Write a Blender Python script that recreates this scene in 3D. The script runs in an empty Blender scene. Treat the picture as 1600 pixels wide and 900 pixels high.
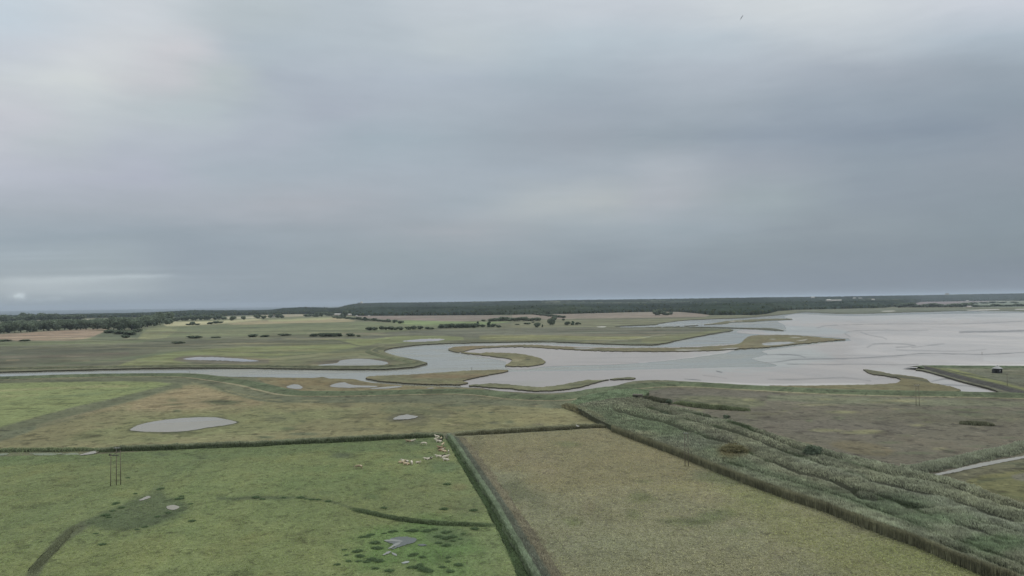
import bpy, math, random
import numpy as np
from mathutils import Matrix, Vector

# ------------------------------------------------------------------ camera, sky, sun, exposure
scene = bpy.context.scene
COL = scene.collection
H = 48.0            # drone height above the marsh (m)
F_PX = 1067.0       # focal length in units of a 1600 px wide frame
PITCH = math.atan((473.3 - 450) / F_PX)
ROLL = 0.0134
cam_d = bpy.data.cameras.new('camera')
cam_d.sensor_width = 36.0
cam_d.lens = 36.0 * F_PX / 1600
cam_d.clip_start = 0.5
cam_d.clip_end = 80000
cam = bpy.data.objects.new('camera', cam_d)
COL.objects.link(cam)
Fv = Vector((0, math.cos(PITCH), math.sin(PITCH)))
Rv = Vector((math.cos(ROLL), 0, -math.sin(ROLL)))
Rv = (Rv - Fv * Rv.dot(Fv)).normalized()
Uv = Rv.cross(Fv)
M = Matrix((Rv, Uv, -Fv)).transposed().to_4x4()
M.translation = Vector((0, 0, H))
cam.matrix_world = M
scene.camera = cam
FN, RN, UN = np.array(Fv), np.array(Rv), np.array(Uv)

SUN_EL, SUN_AZ = math.radians(48), math.radians(38)     # azimuth clockwise from the view direction
EXPOSURE = 0.0
HAZE = 4.2e-5
scene.view_settings.view_transform = 'Standard'
scene.view_settings.look = 'None'
scene.view_settings.exposure = EXPOSURE
scene.view_settings.gamma = 1
scene.view_settings.use_curve_mapping = False

def s2l(c):
    c = np.asarray(c, float) / 255
    return np.where(c <= .04045, c / 12.92, ((c + .055) / 1.055) ** 2.4)

class NT:
    """tiny helper to write node trees"""
    def __init__(s, tree):
        s.t = tree; tree.nodes.clear()
    def n(s, kind, **kw):
        nd = s.t.nodes.new(kind)
        for k, v in kw.items():
            setattr(nd, k, v)
        return nd
    def link(s, a, b): s.t.links.new(a, b)
    def put(s, sock, v):
        if isinstance(v, bpy.types.NodeSocket): s.link(v, sock)
        elif isinstance(v, (int, float)):
            if sock.type in ('RGBA',): sock.default_value = (v, v, v, 1)
            elif sock.type == 'VECTOR': sock.default_value = (v, v, v)
            else: sock.default_value = v
        else:
            v = list(map(float, v))
            if sock.type == 'RGBA' and len(v) == 3: v.append(1)
            sock.default_value = v
    def m(s, op, a, b=0.0, c=None, clamp=False):
        nd = s.n('ShaderNodeMath', operation=op, use_clamp=clamp)
        s.put(nd.inputs[0], a); s.put(nd.inputs[1], b)
        if c is not None: s.put(nd.inputs[2], c)
        return nd.outputs[0]
    def mixc(s, f, a, b, mode='MIX'):
        nd = s.n('ShaderNodeMix', data_type='RGBA', blend_type=mode)
        s.put(nd.inputs['Factor'], f) if False else s.put(nd.inputs[0], f)
        s.put(nd.inputs[6], a); s.put(nd.inputs[7], b)
        return nd.outputs[2]
    def noise(s, vec, scale, detail=4, rough=.55, lac=2.0, dist=0.0):
        nd = s.n('ShaderNodeTexNoise')
        s.put(nd.inputs['Vector'], vec)
        nd.inputs['Scale'].default_value = scale
        nd.inputs['Detail'].default_value = detail
        nd.inputs['Roughness'].default_value = rough
        nd.inputs['Lacunarity'].default_value = lac
        nd.inputs['Distortion'].default_value = dist
        return nd.outputs['Fac']
    def scalev(s, vec, sc):
        nd = s.n('ShaderNodeVectorMath', operation='MULTIPLY')
        s.put(nd.inputs[0], vec); s.put(nd.inputs[1], sc)
        return nd.outputs[0]
    def ramp(s, f, stops, interp='LINEAR'):
        nd = s.n('ShaderNodeValToRGB')
        s.put(nd.inputs[0], f)
        cr = nd.color_ramp; cr.interpolation = interp
        while len(cr.elements) > 1: cr.elements.remove(cr.elements[0])
        for i, (p, c) in enumerate(stops):
            e = cr.elements[0] if i == 0 else cr.elements.new(p)
            e.position = p
            e.color = (*map(float, c), 1)
        return nd.outputs[0]

def hor(u): return 484.0 - 0.0134 * np.asarray(u, float)

world = bpy.data.worlds.new("World"); scene.world = world; world.use_nodes = True
w = NT(world.node_tree)
tc = w.n('ShaderNodeTexCoord').outputs['Generated']
sep = w.n('ShaderNodeSeparateXYZ'); w.link(tc, sep.inputs[0])
dx, dy, dz = sep.outputs
az = w.m('ARCTAN2', dx, dy)
el = w.m('ARCSINE', dz)
wp = w.noise(w.scalev(tc, (2.2, 2.2, 7.0)), 1.7, 4, .55)
wp2 = w.noise(w.scalev(tc, (3.0, 3.0, 16.0)), 2.3, 5, .6)
cosa = w.m('MAXIMUM', w.m('COSINE', az), .5)
el = w.m('ARCTANGENT', w.m('DIVIDE', w.m('TANGENT', w.m('MINIMUM', el, 1.5)), cosa))     # height above the horizon as an upright frame shows it
az_w = w.m('ADD', az, w.m('MULTIPLY', w.m('SUBTRACT', wp, .5), .15))
el_w = w.m('ADD', el, w.m('MULTIPLY', w.m('SUBTRACT', wp2, .5), .04))
def az_el(x, y):
    a = math.atan((x - 800) / F_PX)
    return a, math.atan((float(hor(x)) - y) / F_PX)
# the cloud deck: rows of (azimuth, colour) at several elevations, noted in photo positions
ROWS = [
 (15, [(0, (194, 207, 216)), (200, (201, 208, 213)), (400, (180, 191, 196)), (550, (184, 195, 202)), (700, (194, 203, 209)), (1000, (193, 201, 208)), (1250, (206, 213, 216)), (1600, (197, 204, 212))]),
 (65, [(0, (196, 204, 212)), (200, (207, 212, 215)), (280, (203, 205, 209)), (400, (176, 188, 196)), (600, (182, 193, 200)), (700, (189, 199, 204)), (900, (182, 195, 203)), (1100, (184, 196, 204)), (1300, (191, 200, 206)), (1600, (171, 184, 194))]),
 (115, [(0, (202, 209, 212)), (150, (207, 213, 213)), (250, (198, 201, 205)), (350, (184, 194, 196)), (450, (172, 182, 192)), (700, (174, 185, 195)), (850, (166, 179, 188)), (1100, (175, 185, 194)), (1400, (160, 170, 180)), (1600, (149, 161, 171))]),
 (165, [(0, (194, 198, 204)), (150, (191, 199, 203)), (300, (182, 193, 197)), (400, (173, 183, 192)), (500, (167, 176, 187)), (700, (168, 179, 188)), (900, (159, 170, 180)), (1100, (162, 173, 182)), (1300, (152, 164, 175)), (1600, (140, 153, 164))]),
 (215, [(0, (193, 197, 205)), (100, (185, 193, 198)), (200, (180, 188, 197)), (400, (171, 180, 190)), (600, (161, 175, 184)), (900, (156, 166, 175)), (1000, (151, 163, 172)), (1200, (144, 156, 168)), (1450, (135, 148, 161)), (1600, (141, 152, 163))]),
 (265, [(0, (184, 190, 200)), (200, (177, 183, 195)), (350, (167, 178, 187)), (600, (166, 177, 186)), (800, (162, 173, 182)), (950, (163, 173, 181)), (1050, (169, 177, 184)), (1200, (154, 163, 172)), (1400, (142, 154, 164)), (1600, (142, 152, 162))]),
 (315, [(0, (165, 174, 182)), (200, (169, 177, 185)), (500, (170, 176, 183)), (720, (159, 170, 178)), (850, (171, 179, 182)), (950, (173, 180, 182)), (1030, (171, 177, 183)), (1200, (156, 168, 173)), (1400, (140, 151, 161)), (1600, (135, 147, 156))]),
 (360, [(0, (154, 167, 176)), (300, (152, 164, 173)), (500, (155, 166, 174)), (750, (164, 171, 177)), (900, (156, 167, 174)), (1100, (153, 165, 173)), (1300, (140, 151, 159)), (1600, (132, 145, 154))]),
 (400, [(0, (158, 170, 177)), (140, (158, 170, 176)), (300, (146, 158, 168)), (600, (149, 161, 168)), (750, (147, 159, 167)), (1000, (141, 153, 162)), (1200, (134, 146, 154)), (1400, (128, 140, 150)), (1600, (126, 139, 148))]),
 (440, [(0, (160, 170, 175)), (200, (156, 167, 173)), (320, (147, 159, 168)), (700, (141, 154, 163)), (900, (135, 147, 158)), (1200, (126, 138, 150)), (1600, (121, 133, 146))]),
 (472, [(0, (152, 164, 170)), (250, (142, 155, 164)), (450, (134, 147, 158)), (800, (128, 141, 151)), (1100, (121, 133, 145)), (1600, (114, 126, 138))])]
azp = w.m('DIVIDE', w.m('ADD', az_w, 1.2), 2.4)
def row_ramp(lst):
    return w.ramp(azp, [((az_el(x, 300)[0] + 1.2) / 2.4, s2l(c)) for x, c in lst], 'EASE')
base = w.n('ShaderNodeRGB'); base.outputs[0].default_value = (1.12, 1.15, 1.17, 1); base = base.outputs[0]
zen = w.n('ShaderNodeRGB'); zen.outputs[0].default_value = (.80, .84, .87, 1)
prev_e = math.radians(70)
for e_, c_ in [(math.radians(40), zen.outputs[0])] + [(az_el(800, y)[1], row_ramp(l)) for y, l in ROWS]:
    k_ = w.m('DIVIDE', w.m('SUBTRACT', prev_e, el_w), prev_e - e_, clamp=True)
    base = w.mixc(k_, base, c_); prev_e = e_
SHARP = [(110, 436, 95, 4.5, .22), (190, 432, 55, 2.2, .18), (240, 431, 26, 1.8, .12), (60, 440, 60, 5, .10), (200, 420, 120, 2.5, .06), (60, 404, 90, 2.0, .08), (150, 455, 70, 2.2, .08), (360, 433, 60, 2, .04), (880, 326, 150, 9, .035), (820, 300, 110, 6, .03), (1015, 254, 70, 7, .04), (950, 345, 120, 4, .03), (1250, 208, 160, 8, -.03), (500, 352, 260, 6, -.03), (120, 372, 150, 5, -.03), (60, 447, 80, 8, .13), (120, 452, 110, 8, .10), (30, 397, 80, 3, .09), (60, 462, 160, 12, .09),
         (27, 463, 7, 3.6, .60), (20, 461, 5, 2.5, .3), (36, 465, 4, 2.6, .3), (88, 466.5, 6, 1.8, .2), (64, 469, 9, 2, .12), (110, 460, 12, 3, .07)]
def gauss(lst, A, E, power=1.0):
    tot = None
    for x, y, sx, sy, g in lst:
        a, e = az_el(x, y)
        ka = sx / F_PX * math.cos(a) ** 2; ke = sy / F_PX
        da = w.m('DIVIDE', w.m('SUBTRACT', A, a), ka)
        de = w.m('DIVIDE', w.m('SUBTRACT', E, e), ke)
        r2 = w.m('ADD', w.m('MULTIPLY', da, da), w.m('MULTIPLY', de, de))
        gg = w.m('MULTIPLY', w.m('EXPONENT', w.m('MULTIPLY', r2, -.5)), g)
        tot = gg if tot is None else w.m('ADD', tot, gg)
    return tot
az_s = w.m('ADD', az, w.m('MULTIPLY', w.m('SUBTRACT', w.noise(tc, 60, 4, .6), .5), .022))
el_s = w.m('ADD', el, w.m('MULTIPLY', w.m('SUBTRACT', w.noise(w.scalev(tc, (1, 1, 3)), 37, 4, .6), .5), .006))
gain = gauss(SHARP, az_s, el_s)
cl1 = w.noise(w.scalev(tc, (1.6, 1.6, 5.0)), 2.1, 5, .56, dist=.3)
cl2 = w.noise(w.scalev(tc, (2.4, 2.4, 13.0)), 4.5, 6, .6, dist=.2)
tex = w.m('ADD', w.m('MULTIPLY', w.m('SUBTRACT', cl1, .5), .20), w.m('MULTIPLY', w.m('SUBTRACT', cl2, .5), .13))
gain = w.m('ADD', w.m('ADD', gain, tex), 1.0)
tint = w.mixc(w.m('MULTIPLY', w.m('SUBTRACT', gain, .95), 2.0, clamp=True), (1, 1, 1), (1.03, 1.0, .965))
cloud = w.mixc(1.0, w.mixc(1.0, w.mixc(1.0, base, tint, 'MULTIPLY'), (1.004, .996, 1.003), 'MULTIPLY'), gain, 'MULTIPLY')
sky = w.n('ShaderNodeTexSky', sky_type='NISHITA', sun_disc=False)
sky.sun_elevation = SUN_EL; sky.sun_rotation = SUN_AZ
sky.altitude = 50
cloud10 = w.n('ShaderNodeVectorMath', operation='SCALE'); w.link(cloud, cloud10.inputs[0]); cloud10.inputs['Scale'].default_value = 10.0
skymix = w.mixc(0.97, sky.outputs[0], cloud10.outputs[0])       # the cloud deck leaves little of the clear sky
bg = w.n('ShaderNodeBackground'); w.link(skymix, bg.inputs[0]); bg.inputs[1].default_value = 0.1
out = w.n('ShaderNodeOutputWorld'); w.link(bg.outputs[0], out.inputs[0])

sun_d = bpy.data.lights.new('sun', 'SUN'); sun_d.energy = 1.15; sun_d.angle = math.radians(24); sun_d.color = (1, .965, .92)
sun = bpy.data.objects.new('sun', sun_d); COL.objects.link(sun)
sd = Vector((math.sin(SUN_AZ) * math.cos(SUN_EL), math.cos(SUN_AZ) * math.cos(SUN_EL), math.sin(SUN_EL)))
sun.rotation_euler = sd.to_track_quat('Z', 'Y').to_euler()
sun.location = (0, 0, 90)

# ------------------------------------------------------------------ helpers
KL = 1.15     # how much brighter than its albedo an open surface shows under this sky
HZ = np.array([.0, .0, .0])
def A(r, g, b):
    """albedo of a surface noted in the photograph as this colour"""
    return s2l((r, g, b)) / KL

def at(u, v, z=1.0):
    """world point where the sight line of a noted photo position meets height z"""
    u, v = np.broadcast_arrays(np.asarray(u, float), np.asarray(v, float))
    d = FN + RN * ((u - 800) / F_PX)[..., None] + UN * ((450 - v) / F_PX)[..., None]
    t = (z - H) / d[..., 2]
    p = d * t[..., None]
    p[..., 2] += H
    return p

_rng = np.random.RandomState(7)
_LAT = _rng.rand(512, 512)
def vnoise(x, y):
    x = np.asarray(x, float); y = np.asarray(y, float)
    xi = np.floor(x).astype(int); yi = np.floor(y).astype(int)
    fx = x - xi; fy = y - yi
    fx = fx * fx * (3 - 2 * fx); fy = fy * fy * (3 - 2 * fy)
    a = _LAT[xi % 512, yi % 512]; b = _LAT[(xi + 1) % 512, yi % 512]
    c = _LAT[xi % 512, (yi + 1) % 512]; d = _LAT[(xi + 1) % 512, (yi + 1) % 512]
    return (a * (1 - fx) + b * fx) * (1 - fy) + (c * (1 - fx) + d * fx) * fy
def fbm(x, y, n=4, g=.5):
    s = 0; a = 1; t = 0
    for i in range(n):
        s = s + a * vnoise(x * 2 ** i + 17.3 * i, y * 2 ** i + 5.1 * i); t += a; a *= g
    return s / t - .5

def smooth(poly, k=4, closed=True):
    P = np.asarray(poly, float)
    n = len(P); out = []
    rng = range(n) if closed else range(n - 1)
    for i in rng:
        if closed: p0, p1, p2, p3 = P[(i - 1) % n], P[i], P[(i + 1) % n], P[(i + 2) % n]
        else: p0, p1, p2, p3 = P[max(i - 1, 0)], P[i], P[i + 1], P[min(i + 2, n - 1)]
        d1 = max(np.linalg.norm(p1 - p0), 1e-6); d2 = max(np.linalg.norm(p2 - p1), 1e-6); d3 = max(np.linalg.norm(p3 - p2), 1e-6)
        m1 = (p2 - p0) / (d1 + d2) * d2 * .85; m2 = (p3 - p1) / (d2 + d3) * d2 * .85
        for j in range(k):
            t = j / k
            out.append((2 * t**3 - 3 * t**2 + 1) * p1 + (t**3 - 2 * t**2 + t) * m1 + (-2 * t**3 + 3 * t**2) * p2 + (t**3 - t**2) * m2)
    if not closed: out.append(P[-1])
    return np.array(out)

def seg_dist(U, V, P, closed):
    best = np.full(U.shape, 1e9)
    n = len(P)
    for i in range(n if closed else n - 1):
        a = P[i]; b = P[(i + 1) % n]; ab = b - a; L = max((ab ** 2).sum(), 1e-12)
        t = np.clip(((U - a[0]) * ab[0] + (V - a[1]) * ab[1]) / L, 0, 1)
        d = (U - a[0] - t * ab[0]) ** 2 + (V - a[1] - t * ab[1]) ** 2
        np.minimum(best, d, out=best)
    return np.sqrt(best)
def inside(U, V, P):
    c = np.zeros(U.shape, bool); n = len(P)
    for i in range(n):
        a = P[i]; b = P[(i + 1) % n]
        if a[1] == b[1]: continue
        m = ((a[1] > V) != (b[1] > V)) & (U < (b[0] - a[0]) * (V - a[1]) / (b[1] - a[1]) + a[0])
        c ^= m
    return c
def sdf(U, V, P):
    """signed distance, negative inside; only worked out near the outline"""
    P = np.asarray(P, float)
    res = np.full(U.shape, 50.0)
    pad = 40
    m = (U > P[:, 0].min() - pad) & (U < P[:, 0].max() + pad) & (V > P[:, 1].min() - pad) & (V < P[:, 1].max() + pad)
    if m.any():
        u = U[m]; v = V[m]
        d = seg_dist(u, v, P, True)
        res[m] = np.where(inside(u, v, P), -d, d)
    return res
def ldist(U, V, P):
    P = np.asarray(P, float)
    res = np.full(U.shape, 60.0); pad = 45
    m = (U > P[:, 0].min() - pad) & (U < P[:, 0].max() + pad) & (V > P[:, 1].min() - pad) & (V < P[:, 1].max() + pad)
    if m.any(): res[m] = seg_dist(U[m], V[m], P, False)
    return res

def new_mesh(name, V, faces, cols=None, mats=(), fmat=None, sm=True):
    """faces: list of index arrays (k,3)/(k,4) or a python list of tuples"""
    me = bpy.data.meshes.new(name)
    V = np.asarray(V, np.float32)
    loops = []; starts = []; tot = []; pos = 0
    if isinstance(faces, list) and len(faces) and isinstance(faces[0], np.ndarray):
        groups = faces
    else:
        d = {}
        for f in faces: d.setdefault(len(f), []).append(f)
        groups = [np.array(v) for v in d.values()]
    for g in groups:
        if len(g) == 0: continue
        k = g.shape[1]
        loops.append(g.reshape(-1)); starts.append(pos + np.arange(len(g)) * k); tot.append(np.full(len(g), k)); pos += g.size
    loops = np.concatenate(loops).astype(np.int32); starts = np.concatenate(starts).astype(np.int32); tot = np.concatenate(tot).astype(np.int32)
    me.vertices.add(len(V)); me.vertices.foreach_set('co', V.ravel())
    me.loops.add(len(loops)); me.loops.foreach_set('vertex_index', loops)
    me.polygons.add(len(starts)); me.polygons.foreach_set('loop_start', starts)
    try: me.polygons.foreach_set('loop_total', tot)
    except Exception: pass
    if fmat is not None: me.polygons.foreach_set('material_index', np.asarray(fmat, np.int32))
    me.polygons.foreach_set('use_smooth', np.full(len(starts), sm))
    if cols is not None:
        at_ = me.color_attributes.new('Col', 'FLOAT_COLOR', 'POINT')
        c4 = np.ones((len(V), 4), np.float32); c4[:, :3] = cols
        at_.data.foreach_set('color', c4.ravel())
    for m_ in mats: me.materials.append(m_)
    me.update(); me.validate()
    return me

def obj(name, me, parent=None, loc=None, label=None, cat=None, group=None, kind=None):
    o = bpy.data.objects.new(name, me); COL.objects.link(o)
    if parent is not None: o.parent = parent
    if loc is not None: o.location = [float(q) for q in loc]
    if label: o['label'] = label
    if cat: o['category'] = cat
    if group: o['group'] = group
    if kind: o['kind'] = kind
    return o
def empty(name, loc, label, cat, group=None, rz=0.0):
    o = obj(name, None, None, loc, label, cat, group)
    o.rotation_euler = (0, 0, rz); o.empty_display_size = 1
    return o

# ------------------------------------------------------------------ materials
def land_mat(name, a1=.5, a2=.5, a3=.6, s1=.012, s2=.16, s3=1.1, warm=.25, bump=.5, bdist=.35, rough=.95, spec=.15, clump=.35, cd=.22, streak=0):
    m = bpy.data.materials.new(name); m.use_nodes = True
    t = NT(m.node_tree)
    g = t.n('ShaderNodeNewGeometry').outputs['Position']
    col = t.n('ShaderNodeVertexColor', layer_name='Col').outputs[0]
    n1 = t.noise(g, s1, 5, .6); n2 = t.noise(g, s2, 5, .62, dist=.6); n3 = t.noise(t.scalev(g, (1, 1.5, 1)), s3, 4, .7)
    n4 = t.noise(t.scalev(g, (1, .7, 1)), s1 * 4.3, 5, .6, dist=1.0)
    val = t.m('ADD', t.m('MULTIPLY', t.m('SUBTRACT', n1, .5), a1), t.m('MULTIPLY', t.m('SUBTRACT', n2, .5), a2))
    val = t.m('ADD', val, t.m('MULTIPLY', t.m('SUBTRACT', n3, .5), a3))
    val = t.m('MAXIMUM', t.m('ADD', val, 1.0), .3)
    if streak: val = t.m('ADD', val, t.m('MULTIPLY', t.m('SUBTRACT', t.noise(t.scalev(g, (.0045, .016, 1)), 1.0, 6, .66, dist=.5), .5), streak))
    for sc_, th_, am_ in ((clump, .55, -cd), (clump * .33, .57, -cd * .8), (clump * 2.7, .57, -cd * .8), (clump * 1.7, .59, cd * .9)):
        nn = t.noise(t.scalev(g, (1.0 + sc_, 1.3, 1)), sc_, 4, .65, dist=.4)
        kk_ = t.m('MULTIPLY', t.m('MULTIPLY', t.m('SUBTRACT', nn, th_), 14, clamp=True), am_)
        val = t.m('MULTIPLY', val, t.m('ADD', kk_, 1.0))
    c = t.mixc(1.0, col, val, 'MULTIPLY')
    wf = t.m('MULTIPLY', t.m('SUBTRACT', n4, .5), 4 * warm)
    c = t.mixc(t.m('MAXIMUM', wf, 0.0, clamp=True), c, t.mixc(1.0, c, (1.35, 1.05, .85), 'MULTIPLY'))
    c = t.mixc(t.m('MAXIMUM', t.m('MULTIPLY', wf, -1.0), 0.0, clamp=True), c, t.mixc(1.0, c, (.75, .95, .85), 'MULTIPLY'))
    p = t.n('ShaderNodeBsdfPrincipled')
    t.link(c, p.inputs['Base Color']); p.inputs['Roughness'].default_value = rough
    p.inputs['Specular IOR Level'].default_value = spec
    if bump > 0:
        b = t.n('ShaderNodeBump'); b.inputs['Strength'].default_value = bump; b.inputs['Distance'].default_value = bdist
        t.link(t.m('ADD', n3, t.m('MULTIPLY', n2, 2.0)), b.inputs['Height']); t.link(b.outputs[0], p.inputs['Normal'])
    o = t.n('ShaderNodeOutputMaterial'); t.link(p.outputs[0], o.inputs[0])
    return m
def veg_mat(name, trans=.25, gain=1.0):
    m = bpy.data.materials.new(name); m.use_nodes = True
    t = NT(m.node_tree)
    col = t.n('ShaderNodeVertexColor', layer_name='Col').outputs[0]
    g = t.n('ShaderNodeNewGeometry').outputs['Position']
    v = t.m('ADD', t.m('MULTIPLY', t.m('SUBTRACT', t.noise(g, .9, 4, .7), .5), .9 * gain), gain)
    col = t.mixc(1.0, col, v, 'MULTIPLY')
    d = t.n('ShaderNodeBsdfDiffuse'); t.link(col, d.inputs[0])
    tr = t.n('ShaderNodeBsdfTranslucent'); t.link(col, tr.inputs[0])
    mx = t.n('ShaderNodeMixShader'); mx.inputs[0].default_value = trans
    t.link(d.outputs[0], mx.inputs[1]); t.link(tr.outputs[0], mx.inputs[2])
    o = t.n('ShaderNodeOutputMaterial'); t.link(mx.outputs[0], o.inputs[0])
    return m
def solid_mat(name, c, rough=.8, spec=.3, var=.25, sc=2.0, metal=0.0):
    m = bpy.data.materials.new(name); m.use_nodes = True
    t = NT(m.node_tree)
    tcn = t.n('ShaderNodeTexCoord').outputs['Object']
    v = t.m('ADD', t.m('MULTIPLY', t.m('SUBTRACT', t.noise(tcn, sc, 5, .6), .5), var * 3), 1.0)
    p = t.n('ShaderNodeBsdfPrincipled'); t.link(t.mixc(1.0, c, v, 'MULTIPLY'), p.inputs['Base Color'])
    p.inputs['Roughness'].default_value = rough; p.inputs['Specular IOR Level'].default_value = spec; p.inputs['Metallic'].default_value = metal
    o = t.n('ShaderNodeOutputMaterial'); t.link(p.outputs[0], o.inputs[0])
    return m
def water_mat(name, base, rough=.12, wave=.14, wsc=.6):
    m = bpy.data.materials.new(name); m.use_nodes = True
    t = NT(m.node_tree)
    g = t.n('ShaderNodeNewGeometry').outputs['Position']
    n1 = t.noise(t.scalev(g, (1, .45, 1)), .02, 5, .6, dist=.8)
    c = t.mixc(1.0, base, t.m('ADD', t.m('MULTIPLY', t.m('SUBTRACT', n1, .5), .5), 1.0), 'MULTIPLY')
    p = t.n('ShaderNodeBsdfPrincipled'); t.link(c, p.inputs['Base Color'])
    p.inputs['IOR'].default_value = 1.33
    n2 = t.noise(t.scalev(g, (.5, 1.6, 1)), .012, 6, .65, dist=1.2)
    t.link(t.m('ADD', t.m('MULTIPLY', t.m('MAXIMUM', t.m('SUBTRACT', n2, .45), 0.0), 1.1), rough - .02), p.inputs['Roughness'])
    b = t.n('ShaderNodeBump'); b.inputs['Strength'].default_value = wave; b.inputs['Distance'].default_value = .05
    t.link(t.noise(t.scalev(g, (1, .6, 1)), wsc, 4, .6), b.inputs['Height']); t.link(b.outputs[0], p.inputs['Normal'])
    o = t.n('ShaderNodeOutputMaterial'); t.link(p.outputs[0], o.inputs[0])
    return m
def mud_mat(name):
    m = bpy.data.materials.new(name); m.use_nodes = True
    t = NT(m.node_tree)
    g = t.n('ShaderNodeNewGeometry').outputs['Position']
    col = t.n('ShaderNodeVertexColor', layer_name='Col').outputs[0]
    n1 = t.noise(t.scalev(g, (1, .55, 1)), .006, 6, .62, dist=1.5)
    n2 = t.noise(t.scalev(g, (1, .8, 1)), .05, 5, .6, dist=1.0)
    n3 = t.noise(t.scalev(g, (.18, 1.0, 1)), .02, 6, .66, dist=1.8)
    v = t.m('ADD', t.m('ADD', t.m('MULTIPLY', t.m('SUBTRACT', n1, .5), .40), t.m('MULTIPLY', t.m('SUBTRACT', n2, .5), .16)), 1.0)
    v = t.m('MULTIPLY', v, t.m('SUBTRACT', 1.0, t.m('MULTIPLY', t.m('MULTIPLY', t.m('SUBTRACT', n3, .58), 12, clamp=True), .22)))
    p = t.n('ShaderNodeBsdfPrincipled'); t.link(t.mixc(1.0, col, v, 'MULTIPLY'), p.inputs['Base Color'])
    t.link(t.m('ADD', t.m('MULTIPLY', n1, .5), .14), p.inputs['Roughness'])
    p.inputs['IOR'].default_value = 1.36
    b = t.n('ShaderNodeBump'); b.inputs['Strength'].default_value = .12; b.inputs['Distance'].default_value = .1
    t.link(n2, b.inputs['Height']); t.link(b.outputs[0], p.inputs['Normal'])
    o = t.n('ShaderNodeOutputMaterial'); t.link(p.outputs[0], o.inputs[0])
    return m

M_land = land_mat('marsh_turf', .6, .8, .9, .010, .09, .7, .14, .6, clump=.16, cd=.4, streak=.7)
M_far = land_mat('far_field', .6, .7, .5, .006, .04, .3, .25, 0, clump=.03, cd=.25, streak=2.2)
M_pasture = land_mat('pasture_turf', .45, .75, 1.3, .02, .22, 1.0, .26, .8, clump=.45, cd=.36)
M_meadow = land_mat('meadow_turf', .45, .75, 1.4, .02, .26, 1.0, .14, .9, clump=.5, cd=.32)
M_salt = land_mat('saltmarsh_turf', .6, 1.0, .9, .02, .12, .6, .24, .5, clump=.12, cd=.32)
M_reed = veg_mat('reed_leaves', .45, 2.9)
M_leaf = veg_mat('tree_leaves', .35, 1.6)
M_grass = veg_mat('grass_blades', .5, 2.3)
M_water = water_mat('river_water', A(136, 137, 124))
M_pond = water_mat('pond_water', A(136, 132, 116), .08, .15)
M_sea = water_mat('sea_water', A(88, 104, 112), .55, .6, .05)
M_mud = mud_mat('wet_mud')
M_bank = solid_mat('dark_bank_mud', A(80, 79, 69), .9, .2, .2, .5)
M_bark = solid_mat('bark', A(78, 74, 66), .9, .1)

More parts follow.
